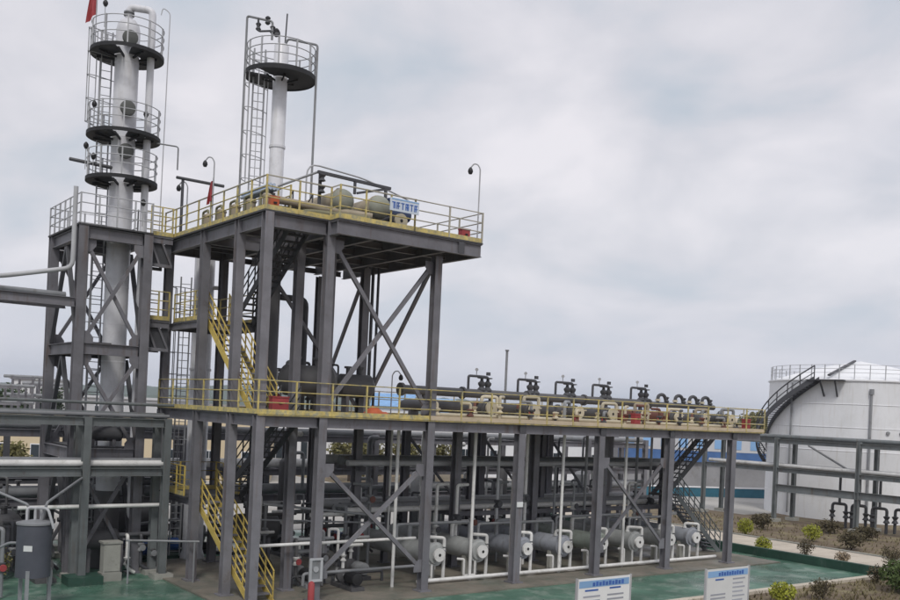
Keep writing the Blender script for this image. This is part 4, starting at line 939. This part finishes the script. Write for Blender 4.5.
# ------------------------------------------------------------------ rear rack and clutter seen under the deck
rear = rack('rear_pipe_rack', 'dark pipe rack running behind the long deck', [6, 11, 16, 21, 26, 31, 36, 41, 46], (5.05, 3.45, 2.25), 41.0, 43.0, 'x', 5.4, 'steel')
for i, (lb, y_, z_, r_, mt_) in enumerate((('pale pipe along middle tier of the rear rack', 41.3, 3.85, .22, 'pipe_white'), ('dark pipe on the middle tier of the rear rack', 42.2, 3.75, .14, 'pipe_dark'),
        ('thick grey pipe on the lowest tier of the rear rack', 41.4, 2.65, .24, 'pipe_grey'), ('dark pipe on the lowest tier of the rear rack', 42.3, 2.6, .2, 'pipe_dark'), ('grey pipe on the top tier of the rear rack', 41.8, 5.36, .15, 'pipe_grey'))):
    pipe(lb, [(4, y_, z_), (46.5, y_, z_)], r_, mt_, 'rack_pipe')
adj = ['first', 'second', 'third', 'fourth', 'fifth', 'sixth', 'seventh', 'eighth', 'ninth', 'tenth']
for i, x_ in enumerate((19.5, 22.5, 25.2, 28.3, 31.0, 34.2, 37.2)):
    pump('rear_pump', f'dark pump in the row behind the coolers, {adj[i]} from the left', x_, 38.0, -PI/2, ['black', 'blue_dark', 'vessel_dark'][i % 3], 'vessel_dark', s=1.3)
for i, (x_, y_, h_, r_, mt_) in enumerate(((20.3, 39.6, 4.2, .3, 'vessel_dark'), (27.5, 39.4, 3.6, .3, 'pipe_grey'), (33.2, 39.6, 4.0, .3, 'vessel_dark'), (24.0, 39.5, 3.0, .3, 'pipe_grey'), (39.0, 39.5, 3.6, .4, 'pipe_grey'))):
    t = thing('vertical_drum', f'upright {"dark" if mt_ == "vessel_dark" else "grey"} drum standing before the rear rack, {adj[i]} of the row' if 0 else
              ['dark upright drum behind the X braced bay', 'grey upright drum behind the middle of the long deck', 'dark upright drum behind the crossed brace near the sixth column',
               'shorter grey upright drum behind the second cooler', 'grey upright drum behind the right end staircase'][i], 'drum', (x_, y_, 0))
    MB().lathe([(.1, .7), (r_*.7, .78), (r_, 1.0), (r_, h_-.2), (r_*.7, h_-.05), (.1, h_)], (x_, y_, 0), n=20).build('shell', mt_, t)
    for k in range(3): w = k*2.1; MB().beam((x_+r_*.8*math.cos(w), y_+r_*.8*math.sin(w), 0), (x_+r_*.8*math.cos(w), y_+r_*.8*math.sin(w), 1.1), .1, .1).build('leg', 'steel', t)
    MB().tube([(x_, y_, h_-.02), (x_, y_, h_+.25), (x_+.9, y_, h_+.25), (x_+.9, y_, 2.8)], .08, 8, .2).build('pipe', 'pipe_grey', t)
for i, (x_, y_, z_) in enumerate(((23.2, 37.1, 5.3), (26.3, 37.3, 5.5), (30.2, 37.2, 5.4), (34.9, 37.1, 5.5), (36.9, 37.3, 5.6), (29.6, 38.9, 5.0), (19.2, 37.0, 5.4))):
    pipe(f'upright pipe rising behind the coolers to the long deck, {adj[i]} of seven', [(x_, y_, Z0), (x_, y_, z_), (x_+.6, y_+.3, z_)], random.choice((.06, .09, .12)), random.choice(('pipe_dark', 'pipe_grey', 'pipe_white')), 'riser_pipe', group='risers behind the coolers')
pt = thing('settling_tank', 'beige horizontal tank behind the deck between fourth and fifth columns', 'tank', (33.5, 44.6, 0))
MB().lathe([(.1, -.4), (.7, -.3), (1.05, 0), (1.05, 3.2), (.7, 3.5), (.1, 3.6)], (32.2, 45.2, 2.1), (1, 0, 0), 24).build('shell', 'beige', pt)
for x_ in (32.8, 34.8): MB().box(x_-.15, x_+.15, 44.5, 45.9, 0, 1.3).build('saddle', 'concrete', pt, smooth=False)

def manifold(label, x0, y0, w, h, seed, mts=('pipe_dark', 'pipe_grey', 'pipe_white', 'vessel_dark'), z=Z0):
    """piping manifold: a header on stanchions with valved drops"""
    rr = random.Random(seed); t = thing('pipe_manifold', label, 'manifold', (x0+w/2, y0, z), 'pipe manifolds')
    hz = z+h
    MB().tube([(x0, y0, hz), (x0+w, y0, hz)], rr.uniform(.07, .12), 10).build('header', rr.choice(mts), t)
    MB().tube([(x0, y0+.35, hz-.5), (x0+w, y0+.35, hz-.5)], rr.uniform(.05, .09), 8).build('header', rr.choice(mts), t)
    for k in range(2): xx = x0+w*(.12+.76*k); MB().beam((xx, y0+.2, z), (xx, y0+.2, hz-.1), .1, .1).build('stanchion', 'steel', t); MB().beam((xx, y0-.1, hz-.15), (xx, y0+.5, hz-.15), .08, .08).build('bracket', 'steel', t)
    n = max(3, int(w/.55))
    for k in range(n):
        xx = x0+.2+(w-.4)*k/(n-1)+rr.uniform(-.08, .08); m_ = rr.choice(mts); r_ = rr.uniform(.04, .075); dy = rr.uniform(-.45, -.1)
        if rr.random() < .6: pts = [(xx, y0, hz), (xx, y0+dy, hz), (xx, y0+dy, z+rr.uniform(.1, .5)), (xx+rr.uniform(.25, .5), y0+dy, z+.1)]
        else: pts = [(xx, y0, hz), (xx, y0, hz+.35), (xx+.3, y0+dy, hz+.35), (xx+.3, y0+dy, z+.05)]
        d = MB().tube(pts, r_, 8, .1).build('drop_pipe', m_, t)
        xv, yv = (pts[1][0], pts[1][1]) if len(pts) and pts[1][2] == hz else (pts[2][0], pts[2][1])
        zv = z+h*rr.uniform(.35, .7)
        MB().lathe([(.06, -.16), (.13, -.14), (.13, -.1), (.06, 0), (.13, .1), (.13, .14), (.06, .16)], (xv, yv, zv), n=10).build('valve', rr.choice(mts), d)
        MB().lathe([(.11, .2), (.12, .215), (.11, .23)], (xv, yv, zv), (0, -1, 0), 12).build('handwheel', rr.choice(('pipe_dark', 'red', 'pipe_grey')), d)
    return t
W8 = ['first', 'second', 'third', 'fourth', 'fifth', 'sixth', 'seventh']
for i, x_ in enumerate((16.3, 19.0, 22.3, 25.4, 28.5, 31.8, 35.0)):
    manifold(f'tangle of valved pipes behind the coolers under the deck, {W8[i]} from the left', x_, 37.0 if i else 35.2, 2.5, (2.6, 2.0, 3.0, 2.4, 3.3, 2.2, 2.9)[i], 60+i)
for i, (x_, y_, h_) in enumerate(((2.5, 38.6, 2.6), (5.6, 39.0, 3.1), (7.4, 42.6, 2.2), (11.0, 41.8, 2.6), (14.0, 41.0, 3.0))):
    manifold(['tangle of valved pipes at the left edge behind the grey tank', 'tangle of valved pipes left of the tower frame foot', 'low valved pipes far behind the tower frame foot', 'valved pipes behind the right foot of the tower frame', 'valved pipes behind the staircase and blue pumps'][i], x_, y_, 2.6, h_, 80+i, z=0)
manifold('valved pipes left of the rack post behind the grey tank', 5.0, 36.9, 2.4, 2.3, 95, z=0); manifold('valved pipes inside the left tower frame at floor level', 8.0, 37.6, 1.8, 1.9, 96, z=0); manifold('valved pipes behind the cabinet inside the tower frame', 10.4, 39.2, 1.7, 2.2, 97, z=0)
manifold('valved pipes in the bay between first and second front columns', 16.3, 31.2, 1.8, 1.7, 91); manifold('valved pipes under the lower X brace', 18.3, 33.4, 2.0, 2.3, 92)
for i, (x_, y_, z_, r_) in enumerate(((5.0, 43.6, 1.5, .7), (9.6, 45.0, 1.7, .8), (14.2, 44.2, 1.5, .7))):
    drum('storage_drum', ['dark horizontal drum at the left behind the racks', 'dark horizontal drum behind the tower frame legs', 'dark horizontal drum behind the blue pumps'][i], (x_, y_, z_), 2.6, r_, (1, 0, 0), 'vessel_dark', 0.0)
# valves and stubs crowding the long deck behind its railing
NTH = ORD + ['ninth', 'tenth', 'eleventh', 'twelfth', 'thirteenth', 'fourteenth']
for i in range(14):
    x_ = 21.3 + i*1.38 + random.uniform(-.3, .3); hgt = random.uniform(.6, 1.05); m_ = random.choice(('cream', 'cream', 'pipe_dark', 'brown_red', 'pipe_grey'))
    t = thing('valve_stand', f'upright valve stub behind the long deck railing, {NTH[i]} from the left', 'valve', (x_, 29.05, ZD+.03), 'valve stubs along the deck edge')
    MB().tube([(x_, 29.05, ZD+.03), (x_, 29.05, ZD+hgt), (x_+random.choice((-.35, .35)), 29.05+.2, ZD+hgt)], .06, 8, .1).build('stub', m_, t)
    MB().lathe([(.06, -.15), (.14, -.13), (.14, -.09), (.06, 0), (.14, .09), (.14, .13), (.06, .15)], (x_, 29.05, ZD+hgt*.5), n=12).build('valve', random.choice(('cream', 'brown_red', 'pipe_dark')), t)
    MB().lathe([(.13, 0), (.13, .03)], (x_, 29.05, ZD+hgt*.5), (0, -1, 0), 12).build('handwheel', random.choice(('red', 'pipe_dark', 'cream')), t)
# crowded left edge of the top deck
for i in range(5):
    y_ = 29.4 + i*1.25; t = thing('level_pot', f'small beige pot on the top deck left edge, {W8[i]} from the corner', 'pot', (13.95, y_, ZT), 'beige pots along the top deck edge')
    MB().lathe([(.16, 0), (.16, .5), (.19, .5), (.19, .55), (.1, .62)], (13.95, y_, ZT+.08), n=14).build('pot', 'beige', t)
    MB().box(13.8, 14.1, y_-.15, y_+.15, ZT, ZT+.078).build('base', 'steel', t, smooth=False)
    MB().tube([(13.95, y_, ZT+.65), (13.95, y_, ZT+.85), (14.0, y_+.6, ZT+.85), (14.0, y_+.6, ZT)], .045, 8, .1).build('pipe', 'olive', t)
bn = thing('pipe_bundle', 'bundle of pale blue pipes lying near the corner of the top deck', 'pipes', (14.4, 30.5, ZT))
for k in range(5): MB().tube([(14.15+.13*(k % 3), 29.6, ZT+.96+.12*(k//3)), (14.15+.13*(k % 3), 31.9, ZT+.96+.12*(k//3))], .06, 8).build('tube', 'pale_blue', bn)
for y_ in (30.0, 31.6): MB().box(14.1, 14.5, y_-.05, y_+.05, ZT, ZT+.895).build('trestle', 'steel', bn, smooth=False)
railing(fr, [(14.75, 29.3, ZT), (14.75, 33.95, ZT), (15.82, 33.95, ZT)], 'yellow', gap=.9)

rf = thing('braced_structure', 'dark braced steel frame far behind the left rack', 'frame', (10, 46.5, 0))
for x_ in (2, 6, 10, 14, 18):
    for y_ in (47.0, 49.5): column(rf, x_, y_, -.03, 5.2, 'steel_dark', .24, base=False)
for z_ in (2.6, 5.0):
    for y_ in (47.0, 49.5): MB().ibeam((2, y_-.13, z_), (18, y_-.13, z_), .02+.14, .26).build('beam', 'steel_dark', rf)
for x_ in (2, 6, 10, 14):
    MB().beam((x_+.1, 46.85, .2), (x_+3.9, 46.85, 2.4), .12, .12).build('brace', 'steel_dark', rf); MB().beam((x_+.1, 46.72, 2.4), (x_+3.9, 46.72, .2), .12, .12).build('brace', 'steel_dark', rf)
for i, (x_, y_) in enumerate(((3.6, 40.6), (8.2, 41.6), (13.0, 43.0), (16.8, 40.2))):
    pump('rear_pump', ['large dark pump at the left edge behind the rack', 'large dark pump behind the left leg of the tower frame', 'large dark pump behind the right leg of the tower frame', 'large dark pump behind the blue skids'][i], x_, y_, -PI/2+.3*i, 'vessel_dark', 'black', z=0, s=1.9)

# pipe runs hung under the deck between the column rows, with drops to the coolers
for x_ in (20.45,) + DX: MB().ibeam((x_, 32.9, 2.3), (x_, 36.4, 2.3), .14, .2).build('pipe_support_beam', 'steel', ld); MB().ibeam((x_, 32.9, 4.2), (x_, 36.4, 4.2), .14, .2).build('pipe_support_beam', 'steel', ld)
RUN = [('white', 33.2, 2.52, .12, 'pipe_white'), ('thick grey', 33.7, 2.6, .2, 'pipe_grey'), ('mid grey', 34.2, 2.54, .14, 'pipe_grey'), ('thick pale grey', 35.3, 2.6, .2, 'pipe_grey2'), ('second white', 35.9, 2.52, .12, 'pipe_white'),
       ('pale grey', 33.3, 4.42, .12, 'pipe_grey2'), ('thick dark green', 33.9, 4.5, .2, 'rack_steel'), ('thick pale', 35.2, 4.48, .18, 'pipe_grey2'), ('mid grey', 35.8, 4.44, .14, 'pipe_grey')]
for i, (nm_, y_, z_, r_, mt_) in enumerate(RUN):
    pipe(f'{nm_} pipe along the {"upper" if z_ > 4 else "lower"} hanger tier under the long deck', [(19.8, y_, z_), (39.2, y_, z_)], r_, mt_, 'pipe_run')
rr = random.Random(21); NTH2 = NTH + ['fifteenth', 'sixteenth', 'seventeenth', 'eighteenth', 'nineteenth', 'twentieth']
for i in range(20):
    x_ = 20.9 + i*.92 + rr.uniform(-.2, .2); y_ = rr.choice((32.0, 32.35, 33.0)) ; z1 = rr.choice((ZD-.02, ZD-.02, 4.4, 3.6))
    near = min(EX, key=lambda e_: abs(e_-x_)); z0 = 1.45 if abs(near-x_) < .38 else Z0
    t = thing('drop_pipe', f'valved pipe dropping behind the coolers to floor level, {NTH2[i]} from the left', 'pipe', (x_, y_, z0), 'drop pipes behind the coolers')
    mt_ = rr.choice(('pipe_white', 'pipe_white', 'pipe_grey', 'pipe_grey', 'pipe_grey2')); r_ = rr.uniform(.045, .085)
    pts = [(x_, y_, z0), (x_, y_, z1)]
    if z1 < 5: pts += [(x_, y_, z1), ][:0]; pts[-1] = (x_, y_, z1); pts.append((x_+rr.choice((-.7, .7)), y_+.2, z1)); 
    MB().tube(pts, r_, 8, .12).build('pipe', mt_, t)
    zv = rr.uniform(1.7, 3.0)
    MB().lathe([(.07, -.18), (.15, -.16), (.15, -.11), (.07, 0), (.15, .11), (.15, .16), (.07, .18)], (x_, y_, zv), n=10).build('valve', rr.choice(('pipe_dark', 'pipe_grey', 'pipe_white')), t)
    MB().lathe([(.13, .2), (.14, .215), (.13, .23)], (x_, y_, zv), (0, -1, 0), 12).build('handwheel', rr.choice(('pipe_dark', 'pipe_dark', 'brown_red')), t)
# low cross pipes at the front of the coolers
for i, (x0_, x1_, y_, z_, mt_) in enumerate(((16.2, 21.6, 29.9, .75, 'pipe_grey'), (16.3, 20.2, 31.0, .45, 'pipe_dark'), (21.0, 24.6, 31.3, 2.15, 'pipe_grey'), (25.0, 29.2, 31.2, 2.05, 'pipe_grey'), (29.5, 33.6, 31.3, 2.2, 'pipe_grey'), (33.9, 36.3, 31.0, 2.05, 'pipe_grey'))):
    pipe(['low grey pipe across the bay with the lower X brace', 'low dark pipe across the bay with the lower X brace, farther back', 'level grey pipe above the first two coolers', 'level grey pipe above the third and fourth coolers',
          'level grey pipe behind the crossed brace at the right', 'level grey pipe above the last coolers'][i], [(x0_, y_, z_-.7 if z_ > 1 else z_-.4), (x0_, y_, z_), (x1_, y_, z_), (x1_, y_, z_-.7 if z_ > 1 else z_-.4)], .06, mt_, bend=.12)
# crowding at the foot of the left tower
drum('reboiler', 'dark reboiler lying at the foot of the left tower', (11.2, 36.9, 1.25), 1.3, .40, (1, 0, 0), 'vessel_dark', 0.0)
drum('receiver_drum', 'dark receiver drum left of the tower foot behind the grey tank', (8.3, 38.9, 1.5), 1.7, .62, (.3, 1, 0), 'vessel_dark', 0.0)
drum('receiver_drum', 'dark receiver drum between tower foot and stairs', (13.6, 40.0, 1.6), 1.5, .65, (1, .2, 0), 'vessel_dark', 0.0)
MB().box(10.2, 12.25, 36.55, 37.3, 4.72, 4.76).build('grating', 'plate', lt, smooth=False); MB().box(10.2, 11.2, 37.31, 40.1, 4.72, 4.76).build('grating', 'plate', lt, smooth=False)
drum('knockout_drum', 'small dark drum on the first level of the left tower', (11.2, 36.92, 5.25), 1.3, .28, (1, 0, 0), 'pipe_dark', 4.76)
manifold('valved pipes standing before the tower foot beside the cabinet', 11.7, 36.05, 1.5, 1.5, 98, z=0)
manifold('valved pipes at the left edge just behind the grey tank', 5.3, 33.6, 1.7, 1.9, 99, z=0); manifold('valved pipes on the long deck behind the dark drums', 17.0, 34.9, 2.8, 1.7, 100, z=ZD+.03)
for i, (x_, y_) in enumerate(((7.0, 36.2), (9.0, 36.3))): pump('floor_pump', ['black floor pump between grey tank and rack post', 'black floor pump left of the green plinth'][i], x_, y_, -PI/2, 'black', 'vessel_dark', z=0, s=1.3)

# ------------------------------------------------------------------ information boards
def board(label, x0, x1, y, z0, z1, rows):
    t = thing('information_board', label, 'board', ((x0+x1)/2, y, -.05))
    MB().box(x0, x1, y-.02, y+.02, z0, z1).build('panel', 'board_white', t, smooth=False)
    for x_ in (x0-.035, x1+.035): MB().box(x_-.033, x_+.033, y-.03, y+.03, -.05, z1+.03).build('post', 'grey_rail', t, smooth=False)
    W = x1-x0
    MB().box(x0+.04, x1-.04, y-.026, y-.022, z1-.26, z1-.06).build('header_print', 'print_sky', t, smooth=False)
    for k in range(10): MB().box(x0+W*(.27+.062*k), x0+W*(.27+.062*k)+W*.046, y-.030, y-.027, z1-.23, z1-.12+.02*(k % 2)).build('header_mark', 'print_blue', t, smooth=False)
    for (a, b, c, mt_) in rows:
        MB().box(x0+W*a, x0+W*b, y-.026, y-.022, z1-c-.05, z1-c).build('text_line', mt_, t, smooth=False)
board('white information board with blue heading, the left one at the bottom edge', 19.78, 21.95, 19.96, .65, 1.98, [(.13, .38, .32, 'print_blue'), (.6, .82, .3, 'print_blue')] + [(.1, .42, .5+.13*k, 'print_grey') for k in range(5)] + [(.56, .88, .5+.13*k, 'print_grey') for k in range(5)])
board('white information board with grey text lines, the right one at the bottom edge', 25.15, 27.3, 19.6, .65, 1.98, [(.2, .4, .32, 'print_blue')] + [(.62, .92-.05*(k % 2), .34+.14*k, 'print_grey') for k in range(6)] + [(.1, .45, .8+.12*k, 'print_grey') for k in range(3)])

# ------------------------------------------------------------------ plants
def leaves(mb, c, rad, n, size, rr, squash=1.0, clumps=9, fill=.45):
    c = V3(c); cl_ = []
    for k in range(clumps):
        d = Vector((rr.gauss(0, 1), rr.gauss(0, 1), rr.gauss(0, 1))).normalized(); cl_.append(Vector((d.x*rad[0], d.y*rad[1], d.z*rad[2]))*rr.uniform(.25, .8))
    for i in range(n):
        if rr.random() < fill: ctr = Vector((0, 0, 0)); s = 1.0
        else: ctr = rr.choice(cl_); s = .42
        d = Vector((rr.gauss(0, 1), rr.gauss(0, 1), rr.gauss(0, 1))).normalized() * (rr.random()**.4) * s
        p = c + ctr + Vector((d.x*rad[0], d.y*rad[1], d.z*rad[2]))
        a = Vector((rr.gauss(0, 1), rr.gauss(0, 1), rr.gauss(0, .7))).normalized(); b = a.cross(Vector((rr.gauss(0, 1), rr.gauss(0, 1), rr.gauss(0, 1)))).normalized()
        L = size*rr.uniform(.6, 1.3); o = len(mb.v)
        mb.v.extend((p-a*L, p-b*L*.45, p+a*L, p+b*L*.45)); mb.f.append((o, o+1, o+2, o+3))
def shrub(label, x_, y_, r, h, mt, n=900, seed=0, size=.07, group=None):
    rr = random.Random(seed); t = thing('shrub', label, 'shrub', (x_, y_, -.05), group)
    sm = MB()
    for k in range(6):
        w = k*1.05; sm.tube([(x_, y_, -.05), (x_+r*.3*math.cos(w), y_+r*.3*math.sin(w), h*.4), (x_+r*.6*math.cos(w), y_+r*.6*math.sin(w), h*.75)], .02, 5)
    sm.build('stems', 'bark', t)
    fm = MB(); leaves(fm, (x_, y_, h*.52), (r, r, h*.5), n, size, rr, clumps=12, fill=.5 if mt != 'leaf_yellow' else .92); fm.build('foliage', mt, t, smooth=False)
SH = [('yellow green ball shrub beside the last front column, farther one', 49.7, 36.0, .52, .95, 'leaf_yellow', 1000), ('yellow green ball shrub on the pavement edge near the last front column', 43.4, 30.3, .46, .85, 'leaf_yellow', 1000),
      ('yellow green ball shrub in front of the right rack', 51.3, 32.5, .58, .95, 'leaf_yellow', 1000), ('dark brown bare shrub on the pavement edge right of the yellow ball', 45.1, 28.9, .50, .85, 'leaf_brown', 500),
      ('large dark shrub on the soil left of the rack post', 50.3, 29.4, .8, 1.05, 'leaf_brown', 800), ('small pale dry shrub on the pavement', 44.0, 26.2, .36, .7, 'leaf_pale', 420),
      ('tall brown shrub by the right edge of the view', 45.0, 24.2, .55, 1.15, 'leaf_brown', 700), ('brown shrub on the soil before the green floor corner', 34.5, 21.3, .5, .85, 'leaf_brown', 600),
      ('bright yellow shrub at the bottom edge right of the board', 32.3, 21.6, .52, .75, 'leaf_yellow', 1000), ('dark round shrub behind the yellow ball on the far soil', 53.5, 37.5, .75, 1.0, 'leaf_brown', 800),
      ('small brown shrub at the kerb end by the green bush', 40.6, 22.5, .42, .8, 'leaf_brown', 500), ('dark shrub beside the right edge of the right board', 29.3, 21.3, .4, .75, 'leaf_brown', 500),
      ('large green bush in the bottom right corner', 39.5, 20.6, 1.1, 1.3, 'leaf_green', 2600), ('olive bush behind the green one at the right bottom edge', 41.5, 21.2, .8, 1.1, 'leaf_olive', 1500),
      ('yellow dry plant at the left edge near the grey tank', 7.6, 36.5, .55, 1.3, 'leaf_olive', 700), ('dark shrub at the foot of the right rack posts', 56.5, 34.6, .9, .9, 'leaf_brown', 800),
      ('low dark shrub between the rack and the yellow ball', 55.5, 31.6, .9, .8, 'leaf_brown', 800)]
for i, (lb, x_, y_, r_, h_, mt_, n_) in enumerate(SH): shrub(lb, x_, y_, r_, h_, mt_, n_, i+3, .06 if r_ < .7 else .09)
# rough grass on the soil strip at the bottom right and round the beds
gr = MB(); rr = random.Random(4)
def tufts(x0, x1, y0, y1, n):
    for i in range(n):
        x_, y_ = rr.uniform(x0, x1), rr.uniform(y0, y1)
        for k in range(4):
            a = rr.uniform(0, 6.28); l = rr.uniform(.08, .26); w = rr.uniform(.012, .03); o = len(gr.v); d = Vector((math.cos(a), math.sin(a), 0)); s = Vector((-d.y, d.x, 0))
            b = Vector((x_, y_, -.05)); gr.v.extend((b-s*w, b+s*w, b+d*l*.6+Vector((0, 0, l)))); gr.f.append((o, o+1, o+2))
tufts(24, 44, 17.5, 23.1, 1500); tufts(49, 58.5, 20, 45, 700)
gr.build('rough_grass', 'dry_grass', None, smooth=False, label='rough dry grass and weeds on the brown soil beds', cat='grass', kind='stuff', loc=(40, 28, -.05))

def tree(label, x_, y_, h, r, mt, seed, n=1500, size=.28, group='trees beyond the plant'):
    rr = random.Random(seed); t = thing('tree', label, 'tree', (x_, y_, -.05), group); tr = MB()
    tr.lathe([(h*.035, 0), (h*.025, h*.3), (h*.012, h*.75)], (x_, y_, -.05), n=8)
    for k in range(6):
        w = k*1.05+rr.random(); z = h*rr.uniform(.3, .55)
        tr.tube([(x_, y_, z), (x_+r*.4*math.cos(w), y_+r*.4*math.sin(w), z+h*.15), (x_+r*.7*math.cos(w), y_+r*.7*math.sin(w), z+h*.25)], h*.01, 5)
    tr.build('trunk', 'bark', t)
    fm = MB(); leaves(fm, (x_, y_, h*.62), (r, r, h*.38), n, size, rr, clumps=14, fill=.25); fm.build('crown', mt, t, smooth=False)
def at_px(u, dist): return (Vector((0, 0, 0)) + FW*dist + R0*(dist*(u-450)/960))
TREES = [(772, 150, 9.6, 3.2), (757, 165, 9.0, 3.6), (745, 180, 9.2, 3.4), (782, 140, 8.2, 2.6), (730, 190, 8.0, 3.5), (3, 120, 8.0, 2.6), (14, 140, 7.4, 2.4), (52, 150, 8.2, 2.4), (28, 170, 9.0, 3.0),
         (372, 75, 4.6, 1.9), (442, 80, 4.4, 1.8), (352, 86, 4.2, 1.9), (10, 62, 3.6, 1.6), (410, 90, 4.5, 2.0)]
PLC = ['beside the white tank top, tallest of the far row', 'second left of the white tank in the far row', 'farther left of the white tank behind the deck end', 'touching the white tank edge on its left', 'last at the deck end, low and far',
       'at the left edge of the horizon', 'next to the left edge of the horizon', 'close left of the tower frame on the horizon', 'behind the white building on the left', 'seen under the deck behind the X brace', 'seen under the deck right of the third column',
       'seen under the deck behind the second column', 'low at the left edge before the cream building', 'under the deck between the two bright gaps']
for i, (u, dist, h, r) in enumerate(TREES):
    q = at_px(u, dist); tree('bushy tree ' + PLC[i], q.x, q.y, h, r, 'leaf_olive' if i in (9, 10, 11, 12, 13, 0, 1, 2, 3) else 'leaf_dark', 40+i, 1300, .2 if dist < 100 else .34)

# ------------------------------------------------------------------ background buildings
def building(nm, label, c, w, d, h, mt, roofmt, nwin, rows=1, ang=0.0, win=(1.2, 1.4), parapet=True, sill=1.0):
    """box house whose front faces the plant; local x runs across the view"""
    t = thing(nm, label, 'building', (c[0], c[1], 0)); X = R0*math.cos(ang) + FW*math.sin(ang); Y = FW*math.cos(ang) - R0*math.sin(ang); C0 = Vector((c[0], c[1], -.05))
    def B(x0, x1, y0, y1, z0, z1):
        mb = MB(); mb.box(x0, x1, y0, y1, z0, z1); mb.v = [C0 + X*p.x + Y*p.y + Vector((0, 0, p.z)) for p in mb.v]; return mb
    B(-w/2, w/2, 0, d, 0, h).build('wall', mt, t, smooth=False)
    B(-w/2-.3, w/2+.3, -.3, d+.3, h+.002, h+.3).build('roof', roofmt, t, smooth=False)
    for r in range(rows):
        for i in range(nwin):
            xx = -w/2 + w*(i+.5)/nwin; zz = sill + r*3.0
            f = B(xx-win[0]/2-.08, xx+win[0]/2+.08, -.06, -.002, zz-.08, zz+win[1]+.08).build('window', 'white_wall', t, smooth=False)
            B(xx-win[0]/2, xx-.03, -.1, -.062, zz, zz+win[1]).build('pane', 'glass', f, smooth=False); B(xx+.03, xx+win[0]/2, -.1, -.062, zz, zz+win[1]).build('pane', 'glass', f, smooth=False)
    return t, B
q = at_px(85, 78); building('cream_building', 'cream plastered single storey building behind the left racks', q, 30, 8, 4.6, 'cream_wall', 'cream_wall', 9, ang=.15, win=(1.3, 1.5))
q = at_px(30, 150); building('white_house', 'white building with a grey roof on the left horizon', q, 6, 7, 8.6, 'white_wall', 'grey_wall', 3, 2, win=(1, 1.3))
def pitched(B, t, w, d, h, rise):
    mb = B(-w/2-.4, w/2+.4, -.5, d+.5, h+.304, h+.4); X_ = [p.copy() for p in mb.v]
    f0, f1, b0, b1 = X_[4], X_[5], X_[7], X_[6]; up = Vector((0, 0, rise)); r0, r1 = (f0+b0)/2+up, (f1+b1)/2+up
    MB().add([f0, f1, b1, b0, r0, r1], [(0, 1, 5, 4), (2, 3, 4, 5), (0, 4, 3), (1, 2, 5), (3, 2, 1, 0)]).build('pitched_roof', 'roof_blue', t, smooth=False)
q = at_px(392, 160); t, B = building('blue_roof_shed', 'far shed with a pale blue roof seen over the deck railing', q, 6.5, 10, 6.6, 'white_wall', 'roof_blue', 3, 2, win=(1.2, 1.3)); pitched(B, t, 6.5, 10, 6.6, 2.2)
q = at_px(441, 160); t, B = building('blue_roof_shed', 'far blue roofed shed seen just right of the third column', q, 4.2, 10, 6.3, 'white_wall', 'roof_blue', 2, 2, win=(1.2, 1.3)); pitched(B, t, 4.2, 10, 6.3, 2.0)
q = at_px(420, 100); t, B = building('white_hall', 'long white hall seen in slices under the long deck', q, 46, 12, 5.0, 'white_wall', 'grey_wall', 14, win=(1.4, 1.8))
q = at_px(695, 97); t, B = building('canopy_building', 'white and blue building with lettering seen below the deck right end', q, 15, 9, 5.2, 'shed_grey', 'grey_wall', 0)
B(-7.6, 7.6, -.4, -.02, 2.7, 3.8).build('blue_band', 'muted_blue', t, smooth=False)
B(-7.6, 7.6, -.4, -.02, 3.82, 5.19).build('fascia', 'grey_wall', t, smooth=False)
for k in range(8): B(-7.0+k*1.8, -6.1+k*1.8, -.44, -.402, 4.1, 5.0).build('letter_mark', 'print_sky', t, smooth=False)
q = at_px(600, 120); building('grey_shed', 'grey shed far behind the right half of the deck', q, 22, 10, 6.0, 'grey_wall', 'roof_red', 6, win=(1.5, 1.5))
q = at_px(760, 130); t, B = building('brown_shed', 'low brown roofed shed left of the white tank', q, 9, 8, 5.2, 'grey_wall', 'roof_red', 3, win=(1.3, 1.3))
q = at_px(120, 130); building('grey_house', 'grey building low behind the left tower', q, 14, 8, 6.3, 'grey_wall', 'grey_wall', 5, 2, win=(1.1, 1.2))
# far process units at the left horizon
for i, (u, dist, h) in enumerate(((22, 95, 8.2), (40, 100, 7.6), (8, 92, 7.2))):
    q = at_px(u, dist); t = thing('far_pipe_frame', ['far pipe frame on the left horizon, tallest', 'far pipe frame beside the tower frame on the horizon', 'far pipe frame at the very left edge of the horizon'][i], 'frame', (q.x, q.y, 0))
    for a in (-1.0, 1.0):
        for b in (0, 1.5): p_ = q + R0*a + FW*b; MB().beam(p_, p_+Vector((0, 0, h)), .2, .2).build('post', 'steel', t)
    for z_ in (h*.5, h*.75, h*.97):
        MB().beam(q-R0*1.2+Vector((0, 0, z_)), q+R0*1.2+Vector((0, 0, z_)), .2, .2).build('beam', 'steel', t); MB().tube([q-R0*2.2+FW*.7+Vector((0, 0, z_+.2)), q+R0*2.2+FW*.7+Vector((0, 0, z_+.2))], .16, 8).build('pipe', 'pipe_grey', t)

# ------------------------------------------------------------------ air
hz = MB().box(-1700, 3200, -500, 3200, -1.7, 75).build('haze', 'steel', None, smooth=False, label='thin pale air haze over the whole site', cat='haze', kind='stuff')
hm = bpy.data.materials.new('haze'); hm.use_nodes = True; hm.node_tree.nodes.clear()
ho = hm.node_tree.nodes.new('ShaderNodeOutputMaterial'); hv = hm.node_tree.nodes.new('ShaderNodeVolumePrincipled')
hv.inputs['Color'].default_value = (0.80, 0.88, 1.0, 1); hv.inputs['Density'].default_value = 0.00022; hv.inputs['Anisotropy'].default_value = 0.2
hm.node_tree.links.new(hv.outputs[0], ho.inputs['Volume'])
hz.data.materials.clear(); hz.data.materials.append(hm)
